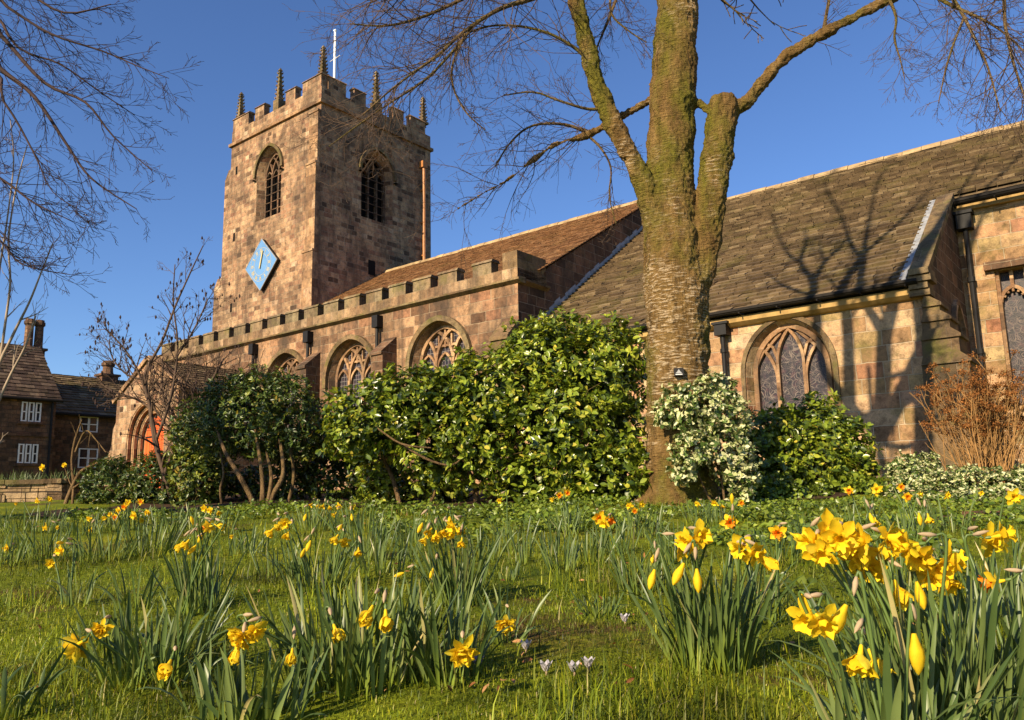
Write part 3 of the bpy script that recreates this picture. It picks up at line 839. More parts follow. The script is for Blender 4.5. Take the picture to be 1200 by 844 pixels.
def buttress(e0, e1, z1, pr, parent=None, mat=None, low=None):
    mb = MB()
    mb.prism([(SW + 0.0, 0.3), (SW - pr, 0.3), (SW - pr, z1 - 0.62), (SW - pr - 0.06, z1 - 0.66), (SW - pr - 0.06, z1 - 0.56), (SW, z1)], 'x', e0, e1)
    return part(mb, 'buttress', mat or M['dress'], parent)
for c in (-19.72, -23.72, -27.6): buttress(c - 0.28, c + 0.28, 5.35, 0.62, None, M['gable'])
buttress(-14.95, GE + 0.02, 5.15, 0.5, None, M['cap'])
for c in (-20.25, -24.0, -27.45):
    mb = MB()
    mb.box(c - 0.14, c + 0.14, SW - 0.27, SW - 0.01, 5.75, 6.16)
    mb.tube([(c, SW - 0.14, 5.8), (c, SW - 0.14, 0.5)], [0.06, 0.06], 8)
    part(mb, 'drainpipe', M['iron'])

# ---- chapel and chancel
CE = -3.5
RN, RZ = 26.8, 10.42
en, ez = 17.85, 4.18
pitch_v = Vector((0, RN - en, RZ - ez)); pH = pitch_v.length; pu = pitch_v.normalized()
sU = (22.15 - en) / pu.y
mb = MB()
slates(mb, (0, en, ez), (1, 0, 0), pu, pH, lambda s: (GE + 0.02, CE - 0.42) if s < sU else (GE + 0.02, 9.0), 0.225, 0.40, 0.058, 11)
mb.poly([(GE, en + .05, ez - 0.02), (CE - 0.2, en + .05, ez - 0.02), (CE - 0.2, 22.4, ez + (22.4 - en) * 0.6972 - 0.02), (GE, 22.4, ez + (22.4 - en) * 0.6972 - 0.02)])
zu = ez + (22.2 - en) * 0.6972
mb.poly([(GE, 22.2, zu - 0.02), (9.0, 22.2, zu - 0.02), (9.0, RN, RZ - 0.02), (GE, RN, RZ - 0.02)])
mb.poly([(GE, RN, RZ), (9.0, RN, RZ), (9.0, 2 * RN - 22, zu), (GE, 2 * RN - 22, zu)])
croof = part(mb, 'chancel_roof', M['slate'])
mb = MB(); ridge(mb, (GE, RN, RZ + 0.09), (9.0, RN, RZ + 0.09), 0.17, 0.55); part(mb, 'ridge_tile', M['ridge'], croof)
mb = MB()
bE0 = pu * 0.0
P0 = Vector((GE + 0.004, 18.2, ez + (18.2 - en) * 0.6972 + 0.05))
rr = random.Random(9)
s_ = 0.0
while s_ < pH - 0.6:
    p = P0 + pu * s_
    h_ = rr.uniform(0.16, 0.30)
    mb.add([p, p + pu * 0.36, p + pu * 0.36 + Vector((0, 0, h_)), p + Vector((0, 0, h_)), p + Vector((0.02, 0, 0)), p + pu * 0.36 + Vector((0.02, 0, 0)), p + pu * 0.36 + Vector((0.02, 0, h_ - .1)), p + Vector((0.02, 0, h_ - .1))],
           [(4, 5, 6, 7), (7, 6, 2, 3), (4, 7, 3, 0), (5, 1, 2, 6)])
    s_ += 0.36
part(mb, 'lead_flashing', M['lead'], croof)
CWn = dict(cx=-6.52, sill=1.55, spring=2.75, apex=3.93, hw=1.0)
mb = MB()
wall(mb, fA, [(GE + 0.01, 0.2), (CE, 0.2), (CE, 4.12), (GE + 0.01, 4.12)], [arch(**CWn)])
c2 = dict(CWn); c2['hw'] -= 0.12; c2['apex'] -= 0.13; c2['sill'] += 0.08
reveal(mb, fA, arch(**CWn), 0.28, 0, 0, arch(**c2))
part(mb, 'chapel_wall', M['chapel'])
mb = MB(); mb.prism([(SW - 0.20, 3.99), (SW - 0.20, 4.12), (SW - 0.003, 4.12), (SW - 0.003, 3.90), (SW - 0.09, 3.92)], 'x', GE + 0.02, CE - 0.02); part(mb, 'cornice', M['cornice'])
def gutter(x0, x1, y, z, r=0.085):
    mb = MB()
    n = 8
    for i in range(n):
        a0, a1 = math.pi + math.pi * i / n, math.pi + math.pi * (i + 1) / n
        mb.add([(x0, y + r * math.cos(a0), z + r * math.sin(a0)), (x1, y + r * math.cos(a0), z + r * math.sin(a0)), (x1, y + r * math.cos(a1), z + r * math.sin(a1)), (x0, y + r * math.cos(a1), z + r * math.sin(a1))], [(0, 1, 2, 3)])
    mb.box(x0, x1, y - r - 0.012, y - r + 0.008, z - 0.03, z + 0.03)
    for x in np.arange(x0 + 0.5, x1, 0.9): mb.box(x, x + 0.03, y - r - 0.02, y + r + 0.1, z - r - 0.02, z - r + 0.01)
    return part(mb, 'gutter', M['gutter'])
gutter(GE + 0.05, CE - 0.1, SW - 0.31, 4.24)
mb = MB()
tracery_pts = []
x = c2['cx']; hw = c2['hw']
w0, w1 = -0.17, -0.36
bar(mb, fA, arch(c2['cx'], c2['sill'], c2['spring'], c2['apex'], hw - 0.04)[1:] + [(x - hw + 0.04, c2['sill'])], 0.11, w0, w1)
for cxx, sp, ax_, hh in ((x, 2.95, 3.72, 0.30), (x - 0.60, 2.55, 3.28, 0.27), (x + 0.60, 2.55, 3.28, 0.27)):
    bar(mb, fA, arch(cxx, c2['sill'], sp, ax_, hh, 8)[1:] + [(cxx - hh, c2['sill'])], 0.065, w0 - 0.01 - abs(cxx - x) * 0.02, w1)
for sg in (-1, 1):
    bar(mb, fA, [(x + sg * 0.30, 3.05), (x + sg * 0.40, 3.35), (x + sg * 0.62, 3.50)], 0.06, w0 - 0.04, w1)
    bar(mb, fA, [(x + sg * 0.60, 3.25), (x + sg * 0.44, 3.42), (x + sg * 0.2, 3.66)], 0.06, w0 - 0.045, w1)
cwn = part(mb, 'chapel_window', M['dress'])
glass(fA, arch(**c2), -0.30, 'stained_glass', M['swirl'], cwn)
hood(fA, CWn['cx'], CWn['spring'], CWn['apex'] + 0.07, CWn['hw'] + 0.06, 0.10, 0.05, cwn, 1.1, False)
mb = MB()
mb.box(-8.12, -7.82, SW - 0.30, SW - 0.02, 3.72, 3.98); mb.box(-8.17, -7.77, SW - 0.33, SW - 0.01, 3.98, 4.04)
mb.tube([(-7.97, SW - 0.16, 3.75), (-7.97, SW - 0.16, 0.45)], [0.055, 0.055], 10)
for z in (3.3, 1.9): mb.tube([(-7.97, SW - 0.16, z), (-7.97, SW - 0.16, z + 0.1)], [0.08, 0.08], 10)
part(mb, 'drainpipe', M['iron'])
# chapel east end: low gable wall, coping, window, buttress
ft = east(CE)
cy0 = SW
def zr(n): return ez + (n - en) * 0.6972
mb = MB()
wn_ = arch(20.95, 1.9, 3.45, 4.25, 0.46, 6)
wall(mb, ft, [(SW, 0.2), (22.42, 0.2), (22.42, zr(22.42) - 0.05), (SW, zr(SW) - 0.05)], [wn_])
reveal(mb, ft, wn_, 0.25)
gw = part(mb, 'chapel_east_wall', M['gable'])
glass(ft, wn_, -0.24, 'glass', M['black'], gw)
mb = MB(); bar(mb, ft, arch(20.95, 1.9, 3.45, 4.31, 0.54, 8)[2:], 0.12, 0.10, -0.02); part(mb, 'hood_mould', M['dress'], gw)
mb = MB()
p0 = Vector((CE - 0.30, SW - 0.30, zr(SW - 0.30) + 0.02)); ln = pu * ((22.12 - SW + 0.30) / pu.y)
cn = Vector((0, -pu.z, pu.y))
mb.obox(p0, Vector((0.38, 0, 0)), ln, cn * 0.14)
cop = part(mb, 'coping', M['cap'])
mb = MB(); mb.obox(p0 + Vector((-0.17, 0, 0.0)), Vector((0.165, 0, 0)), ln, cn * 0.075); part(mb, 'lead_flashing', M['lead'], cop)
mb = MB()
# angle buttress with weathered offsets stepping out to the east, moulded kneeler above
st = [(0.2, 1.5, 0.92), (1.5, 2.62, 0.66), (2.62, 3.14, 0.52), (3.14, 3.52, 0.38), (3.52, 3.84, 0.22)]
for i, (z0, z1, pr) in enumerate(st):
    y0 = SW - 0.36 + 0.05 * i; y1 = SW + 0.50
    mb.box(CE - 0.22 + 0.03 * i, CE + pr, y0, y1, z0, z1 - 0.16)
    nxt = st[i + 1][2] if i + 1 < len(st) else 0.05
    mb.prism([(CE - 0.22 + 0.03 * i, z1 - 0.16), (CE + pr + 0.05, z1 - 0.16), (CE + pr + 0.05, z1 - 0.10), (CE + nxt, z1 + 0.06), (CE - 0.16 + 0.03 * i, z1 + 0.06)], 'y', y0 - 0.05, y1 + 0.04)
for k in range(4):
    mb.box(CE - 0.30 + 0.02 * k, CE + 0.10 + 0.03 * k - 0.05 * (k % 2), SW - 0.27 - 0.05 * k, SW + 0.2, 3.92 + 0.14 * k, 4.045 + 0.14 * k)
part(mb, 'buttress', M['cap'])
# chancel wall, set back
CN = 22.4
fC = south(CN)
pw0, pw1, pz0, pz1 = -2.80, -0.20, 1.9, 5.22
mb = MB()
wall(mb, fC, [(CE - 0.02, 0.2), (9.0, 0.2), (9.0, 7.0), (CE - 0.02, 7.0)], [[(pw0, pz0), (pw1, pz0), (pw1, pz1), (pw0, pz1)]])
reveal(mb, fC, [(pw0, pz0), (pw1, pz0), (pw1, pz1), (pw0, pz1)], 0.32)
mb.poly([(9, CN, 0.2), (9, 31, 0.2), (9, 31, 7), (9, RN, RZ), (9, CN, 7)])
part(mb, 'chancel_wall', M['chapel'])
mb = MB()
nl = 4; lw = (pw1 - pw0) / nl
for i in range(nl + 1):
    bar(mb, fC, [(pw0 + i * lw, pz0), (pw0 + i * lw, pz1)], 0.13 if 0 < i < nl else 0.16, -0.12 if 0 < i < nl else -0.06, -0.36)
for i in range(nl):
    c0_ = pw0 + (i + 0.5) * lw
    l = arch(c0_, 4.1, 4.45, 4.82, lw / 2 - 0.05, 8)
    bar(mb, fC, l[2:], 0.08, -0.13, -0.34)
    for t in range(1, 6):   # cusps under the head
        a = math.pi * t / 6
        bx, bz = c0_ + 0.19 * math.cos(a), 4.47 + 0.22 * math.sin(a)
        bar(mb, fC, [(bx, bz), (c0_ + 0.27 * math.cos(a), 4.47 + 0.31 * math.sin(a))], 0.05, -0.15, -0.33)
    bar(mb, fC, [(c0_, 4.8), (c0_, pz1)], 0.08, -0.14, -0.34)
cw_ = part(mb, 'chancel_window', M['dress'])
glass(fC, [(pw0, pz0), (pw1, pz0), (pw1, pz1), (pw0, pz1)], -0.30, 'stained_glass', M['swirl'], cw_)
mb = MB()
bar(mb, fC, [(pw0 - 0.2, pz1 + 0.12), (pw1 + 0.2, pz1 + 0.12)], 0.2, 0.16, -0.02)
part(mb, 'label_mould', M['gable'], cw_)
gutter(CE - 0.45, 9.0, 21.98, zr(21.98) - 0.02, 0.10)
mb = MB(); mb.box(CE - 0.05, 9.0, CN - 0.14, CN - 0.002, 6.86, 7.0); part(mb, 'cornice', M['cornice'])
mb = MB()
px_ = -3.28
mb.box(px_ - 0.17, px_ + 0.17, CN - 0.34, CN - 0.02, 6.35, 6.72); mb.box(px_ - 0.21, px_ + 0.21, CN - 0.38, CN - 0.015, 6.72, 6.80)
mb.tube([(px_, CN - 0.18, 6.4), (px_, CN - 0.18, 0.5)], [0.06, 0.06], 10)
for z in (5.0, 3.2, 1.7): mb.tube([(px_, CN - 0.18, z), (px_, CN - 0.18, z + 0.13)], [0.09, 0.09], 10)
part(mb, 'drainpipe', M['iron'])

# ---- porch
PN = 14.5
pc, phw, pa, pe = -28.75, 2.25, 5.22, 3.95
fP = south(PN)
do = dict(cx=pc + 0.05, sill=0.6, spring=2.35, apex=3.72, hw=1.36)
mb = MB()
wall(mb, fP, [(pc - phw, 0.3), (pc + phw, 0.3), (pc + phw, pe), (pc, pa), (pc - phw, pe)], [arch(**do)])
mb.poly([(pc + phw, PN, 0.3), (pc + phw, SW, 0.3), (pc + phw, SW, pe), (pc + phw, PN, pe)])
mb.poly([(pc - phw, SW, 0.3), (pc - phw, PN, 0.3), (pc - phw, PN, pe), (pc - phw, SW, pe)])
part(mb, 'porch_wall', M['tower'])
mb = MB()
for k in range(3):      # three receding arch orders
    l = arch(do['cx'], do['sill'], do['spring'], do['apex'] - 0.16 * k, do['hw'] - 0.15 * k, 10)
    l2 = arch(do['cx'], do['sill'], do['spring'], do['apex'] - 0.16 * (k + 1), do['hw'] - 0.15 * (k + 1), 10)
    reveal(mb, fP, l, 0.16, 0, -0.16 * k)
    q = len(l)
    mb.add([fP(x, y, -0.16 * (k + 1)) for x, y in l] + [fP(x, y, -0.16 * (k + 1)) for x, y in l2], [(i, (i + 1) % q, (i + 1) % q + q, i + q) for i in range(q)])
    bar(mb, fP, [(a * 1.0, b) for a, b in arch(do['cx'], do['sill'], do['spring'], do['apex'] - 0.16 * k - 0.02, do['hw'] - 0.15 * k - 0.03, 10)[1:]] + [(do['cx'] - do['hw'] + 0.15 * k + 0.03, do['sill'])], 0.08, -0.16 * k - 0.02, -0.16 * k - 0.12)
dw = part(mb, 'doorway', M['dress'])
mb = MB(); wall(mb, fP, arch(do['cx'], do['sill'], do['spring'], do['apex'] - 0.48, do['hw'] - 0.45, 10), (), 0, -0.47)
dr = part(mb, 'door', M['door'])
for z in (1.3, 2.5):
    mb = MB(); bar(mb, fP, [(do['cx'] - 0.85, z), (do['cx'] - 0.1, z)], 0.06, -0.45, -0.47); part(mb, 'hinge', M['iron'], dr)
mb = MB(); bar(mb, fP, [(do['cx'] + 0.12, 1.75), (do['cx'] + 0.12, 1.95)], 0.08, -0.42, -0.47); part(mb, 'handle', M['iron'], dr)
mb = MB()
for sg in (-1, 1):
    bv = Vector((-sg * phw, 0, pa - pe)).normalized(); hl = math.hypot(phw, pa - pe) + 0.2
    slates(mb, (pc + sg * (phw + 0.18), 0, pe - 0.1 + 0.05), (0, 1, 0), bv, hl, lambda s: (PN + 0.30, SW), 0.24, 0.34, 0.03, 21 + sg)
part(mb, 'porch_roof', M['slate'])
mb = MB()
for sg in (-1, 1):
    a_ = Vector((pc + sg * (phw + 0.24), PN - 0.06, pe - 0.08)); b_ = Vector((pc, PN - 0.06, pa + 0.08))
    d_ = b_ - a_
    nn = Vector((-d_.z, 0, d_.x)); nn = nn if nn.z > 0 else -nn
    mb.obox(a_, d_, Vector((0, 0.38, 0)), nn.normalized() * 0.16)
part(mb, 'porch_coping', M['dress'])
for sg in (-1, 1):
    mb = MB()
    x0 = pc + sg * phw
    mb.prism([(x0 - 0.01 * sg, 0.3), (x0 + sg * 0.75, 0.3), (x0 + sg * 0.75, 1.6), (x0 + sg * 0.35, 2.3), (x0 + sg * 0.3, 2.9), (x0 - 0.01 * sg, 3.3)], 'y', PN + 0.05, PN + 0.65)
    part(mb, 'porch_buttress', M['tower'])

# ------------------------------------------------------------------ houses behind, same axes as the church
def house(name, label, base, build):
    h = empty(name, cw(*base), CROT)
    tag(h, label, 'house')
    off = (-base[0], -base[1], -base[2])
    def hp(mb, nm, mats, parent=None): return mb.build(nm, mats, parent or h, off if parent is None else (0, 0, 0), False, True)
    build(hp)
    return h
def sash(hp, fr, x0, x1, z0, z1, lights):
    mb = MB()
    wall(mb, fr, [(x0, z0), (x1, z0), (x1, z1), (x0, z1)], (), 0, 0.012)
    w_ = hp(mb, 'window', M['pane'])
    mb = MB()
    st_ = (x1 - x0) / lights
    for i in range(lights):
        a, b = x0 + i * st_ + (0.06 if lights == 3 else 0.02), x0 + (i + 1) * st_ - (0.06 if lights == 3 else 0.02)
        for q in ([(a, z0), (a, z1)], [(b, z0), (b, z1)], [(a, z0 + 0.03), (b, z0 + 0.03)], [(a, z1 - 0.03), (b, z1 - 0.03)], [(a, (z0 + z1) / 2), (b, (z0 + z1) / 2)]):
            bar(mb, fr, q, 0.065 if q[0][0] == q[1][0] else 0.05, 0.05 if q[0][0] == q[1][0] else 0.045, 0.008)
    hp(mb, 'frame', M['white'], w_)
    mb = MB(); bar(mb, fr, [(x0 - 0.1, z0 - 0.07), (x1 + 0.1, z0 - 0.07)], 0.12, 0.10, -0.02); hp(mb, 'sill', M['house'], w_)
def chimney(hp, e0, n0, z0, z1, parent, twin):
    mb = MB()
    mb.box(e0 - 0.36, e0 + 0.36, n0 - 0.46, n0 + 0.46, z0 - 0.3, z0 + 0.75)
    mb.box(e0 - 0.46, e0 + 0.46, n0 - 0.56, n0 + 0.56, z0 + 0.75, z0 + 0.87)
    for dn in ((-0.24, 0.24) if twin else (0,)):
        zz = z0 + 0.87
        w_ = 0.20 if twin else 0.27
        mb.lathe([(w_ * 1.3, 0), (w_ * 1.12, 0.15), (w_ * 1.05, z1 - zz - 0.34), (w_ * 1.42, z1 - zz - 0.26), (w_ * 1.42, z1 - zz - 0.12), (w_ * 1.15, z1 - zz - 0.1), (w_ * 1.15, z1 - zz), (0.0, z1 - zz)], (e0, n0 + dn, zz), 8)
    return hp(mb, 'chimney', M['house'], parent)

def b1(hp):
    F0, N1, S1 = -42.0, 16.70, 2.0
    ez_, rz_, re = 5.25, 8.2, -45.0
    fr = east(F0)
    mb = MB()
    wall(mb, fr, [(S1, 0.2), (N1, 0.2), (N1, ez_), (S1, ez_)])
    mb.poly([(F0, N1, 0.2), (2 * re - F0, N1, 0.2), (2 * re - F0, N1, ez_), (re, N1, rz_ - 0.06), (F0, N1, ez_)])
    mb.poly([(2 * re - F0, S1, 0.2), (F0, S1, 0.2), (F0, S1, ez_), (re, S1, rz_ - 0.06), (2 * re - F0, S1, ez_)])
    mb.poly([(2 * re - F0, N1, .2), (2 * re - F0, S1, .2), (2 * re - F0, S1, ez_), (2 * re - F0, N1, ez_)])
    bar(mb, fr, [(S1, 3.42), (N1, 3.42)], 0.12, 0.07, -0.01)
    hp(mb, 'wall', M['house'])
    mb = MB()
    b_ = Vector((re - F0, 0, rz_ - ez_)); hl = b_.length + 0.25
    bn = b_.normalized()
    slates(mb, (F0 + 0.2, 0, ez_ - 0.19), (0, 1, 0), bn, hl, lambda s: (S1 - 0.2, N1 + 0.22), 0.26, 0.36, 0.03, 31)
    mb.poly([(re, S1, rz_), (re, N1 + .2, rz_), (2 * re - F0, N1 + .2, ez_), (2 * re - F0, S1, ez_)])
    rf = hp(mb, 'roof', M['hslate'])
    chimney(hp, -45.5, 16.75, 7.35, 9.75, rf, True)
    for (z0, z1) in ((4.06, 4.99), (2.1, 3.0)):
        sash(hp, fr, 15.14, 16.06, z0, z1, 3)
        sash(hp, fr, 11.4, 12.6, z0, z1, 3)
    mb = MB(); mb.tube([(F0 + 0.1, 16.5, 0.4), (F0 + 0.1, 16.5, 5.1)], [0.06, 0.06], 8); hp(mb, 'drainpipe', M['iron'])
    mb = MB(); mb.tube([(F0 + 0.26, S1, 5.12), (F0 + 0.26, 16.9, 5.12)], [0.08, 0.08], 8); hp(mb, 'gutter', M['gutter'])
house('stone_house', 'dark stone house with twin chimney and narrow white three light windows', (-44.5, 9.5, 1.0), b1)
def b2(hp):
    F0, N1, S1 = -43.4, 26.0, 16.95
    ez_, rz_, re = 4.82, 7.2, -47.0
    fr = east(F0)
    mb = MB()
    wall(mb, fr, [(S1, 0.2), (N1, 0.2), (N1, ez_), (S1, ez_)])
    mb.poly([(F0, N1, 0.2), (2 * re - F0, N1, 0.2), (2 * re - F0, N1, ez_), (re, N1, rz_ - 0.06), (F0, N1, ez_)])
    hp(mb, 'wall', M['house'])
    mb = MB()
    b_ = Vector((re - F0, 0, rz_ - ez_)); hl = b_.length + 0.25
    slates(mb, (F0 + 0.25, 0, ez_ - 0.15), (0, 1, 0), b_.normalized(), hl, lambda s: (S1 - 0.2, N1 + 0.2), 0.28, 0.4, 0.045, 41)
    mb.poly([(re, S1, rz_), (re, N1, rz_), (2 * re - F0, N1, ez_), (2 * re - F0, S1, ez_)])
    rf = hp(mb, 'roof', M['slate'])
    chimney(hp, -46.9, 21.3, 6.6, 8.25, rf, False)
    sash(hp, fr, 18.45, 19.35, 3.82, 4.62, 2)
    sash(hp, fr, 18.5, 19.45, 1.98, 2.98, 2)
    mb = MB(); mb.tube([(F0 + 0.3, S1, 4.66), (F0 + 0.3, N1, 4.66)], [0.08, 0.08], 8); hp(mb, 'gutter', M['gutter'])
house('stone_cottage', 'lower stone cottage with white casement windows between the twin chimney house and porch', (-46.0, 21.5, 1.0), b2)

# ------------------------------------------------------------------ low garden wall at left, stone edging at right
def gwall():
    d0 = 14.0
    A = PX(-60, 565, d0); B = PX(74, 562, 14.2); C = PX(112, 557, 17.5)
    t = empty('garden_wall', (B.x, B.y, ground_z(B.x, B.y)))
    tag(t, 'low dry stone garden wall holding a raised daffodil bed at far left', 'garden wall')
    mb = MB()
    rr = random.Random(4)
    pts = [A, A.lerp(B, 0.5), B, C]
    zt = (A.z + B.z) / 2
    for p, q in zip(pts[:-1], pts[1:]):
        d = (q - p); d.z = 0; L_ = d.length; d.normalize(); nrm = Vector((d.y, -d.x, 0))
        if nrm.y > 0 and nrm.x < 0.3: nrm = -nrm
        z = zt - 0.62; row = 0
        while z < zt - 0.07:
            h_ = rr.uniform(0.10, 0.17)
            if z + h_ > zt - 0.05: h_ = zt - 0.07 - z
            x = -0.1 * (row % 2)
            while x < L_:
                w_ = rr.uniform(0.2, 0.55)
                x0, x1 = max(0, x), min(L_, x + w_ - 0.012)
                if x1 > x0 + 0.02:
                    o = p + d * x0 + nrm * rr.uniform(-0.015, 0.02) - Vector(t.location); o.z = z - t.location.z
                    mb.obox(o, d * (x1 - x0), -nrm * 0.26, Vector((0, 0, h_ - 0.01)))
                x += w_
            z += h_; row += 1
    mb.build('stonework', M['gwall'], t, None, False, True)
    mb = MB()
    for p, q in zip(pts[:-1], pts[1:]):
        d = (q - p); d.z = 0; L_ = d.length; d.normalize(); nrm = Vector((d.y, -d.x, 0))
        if nrm.y > 0 and nrm.x < 0.3: nrm = -nrm
        x = 0
        while x < L_:
            w_ = rr.uniform(0.45, 0.8)
            o = p + d * x + nrm * 0.05 - Vector(t.location); o.z = zt - 0.07 - t.location.z + rr.uniform(0, 0.012)
            mb.obox(o, d * (min(w_, L_ - x) - 0.012), -nrm * 0.36, Vector((0, 0, 0.08)))
            x += w_
    mb.build('coping', M['cap'], t, None, False, True)
    mb = MB()
    o = Vector(t.location)
    q = [A + Vector((0, 0.2, 0)), B + Vector((0, 0.2, 0)), C, PX(-60, 545, 19)]
    mb.poly([(p.x - o.x, p.y - o.y, zt - 0.1 - o.z) for p in q])
    mb.build('bed_soil', M['soil'], t)
    return zt
BEDZ = gwall()

def edging():
    A = PX(1088, 612, 6.6); B = PX(1152, 612, 6.7)
    z = ground_z(A.x, A.y)
    t = MB(); rr = random.Random(6)
    d = B - A; d.z = 0; L_ = d.length; d.normalize(); nrm = Vector((d.y, -d.x, 0))
    x = 0
    while x < L_:
        w_ = rr.uniform(0.25, 0.5)
        o = A + d * x; o.z = ground_z(o.x, o.y) - 0.05
        t.obox(o + nrm * rr.uniform(-.02, .02), d * (w_ - 0.015), -nrm * 0.14, Vector((0, 0, 0.11 + rr.uniform(0, 0.02))))
        x += w_
    o = t.build('stone_edging', M['gable'], None, None, False, True)
    tag(o, 'low brown stone edging behind the big daffodils in front of white leaved ground cover', 'edging')
edging()

# ------------------------------------------------------------------ trees
def grow(out, p, d, length, r, lvl, rr, wander=0.25, grav=-0.05, ang=(30, 60), kids=(3, 5), shrink=0.55, minr=0.0016, seg=None):
    n = max(3, int(length / (seg or 0.16)))
    pts, rad = [Vector(p)], [r]
    d = Vector(d).normalized()
    for i in range(n):
        d = (d + Vector((rr.gauss(0, wander), rr.gauss(0, wander), rr.gauss(0, wander) + grav)) * 0.5).normalized()
        pts.append(pts[-1] + d * (length / n))
        rad.append(max(minr, r * (1 - 0.8 * (i + 1) / n)))
    out.append((pts, rad))
    if lvl > 0: side(out, pts, rad, length * shrink, lvl - 1, rr, wander, grav, ang, (3, 4), shrink, minr)

def side(out, pts, rad, length, lvl, rr, wander=0.25, grav=-0.05, ang=(30, 60), kids=(3, 5), shrink=0.55, minr=0.0016, start=0.12):
    k = rr.randint(*kids)
    n = len(pts) - 1
    for j in range(k):
        t = start + (1 - start) * (j + rr.random()) / k
        i = min(n - 1, int(t * n)); f = t * n - i
        p = pts[i].lerp(pts[i + 1], min(1, f))
        tang = (pts[i + 1] - pts[i]).normalized()
        ax = tang.orthogonal(); ax.rotate(Matrix.Rotation(rr.uniform(0, 2 * math.pi), 3, tang))
        dd = tang.copy(); dd.rotate(Matrix.Rotation(R(rr.uniform(*ang)), 3, ax))
        r0 = max(minr, min(rad[i] * 0.62, 0.0028 + 0.004 * length) if minr < 0.002 else rad[i] * 0.62)
        grow(out, p, dd, length * rr.uniform(0.55, 1.15) * (1.1 - 0.5 * t), r0, lvl, rr, wander, grav, ang, kids, shrink, minr)

def tubes(lines, name, mat, parent, n_of=lambda r: 7 if r > 0.03 else (5 if r > 0.008 else 3)):
    mb = MB()
    for pts, rad in lines:
        mb.tube(pts, rad, n_of(rad[0]), 0, False)
    return mb.build(name, mat, parent, None, True)

def smooth_line(keys, per=5):
    """Catmull-Rom through (point, radius) keys"""
    P = [k[0] for k in keys]; Q = [k[1] for k in keys]
    pts, rad = [], []
    n = len(P)
    for i in range(n - 1):
        p0, p1, p2, p3 = P[max(i - 1, 0)], P[i], P[i + 1], P[min(i + 2, n - 1)]
        for j in range(per):
            t = j / per
            pts.append(0.5 * ((2 * p1) + (p2 - p0) * t + (2 * p0 - 5 * p1 + 4 * p2 - p3) * t * t + (3 * p1 - p0 - 3 * p2 + p3) * t ** 3))
            rad.append(Q[i] + (Q[i + 1] - Q[i]) * t)
    pts.append(P[-1]); rad.append(Q[-1])
    return pts, rad

def keys(o, lst, k=1.0):
    """(px, py, depth, width in px) -> (local point, radius)"""
    return [(PX(x, y, d) - o, w * 0.5 * d / FPX) for x, y, d, w in lst]

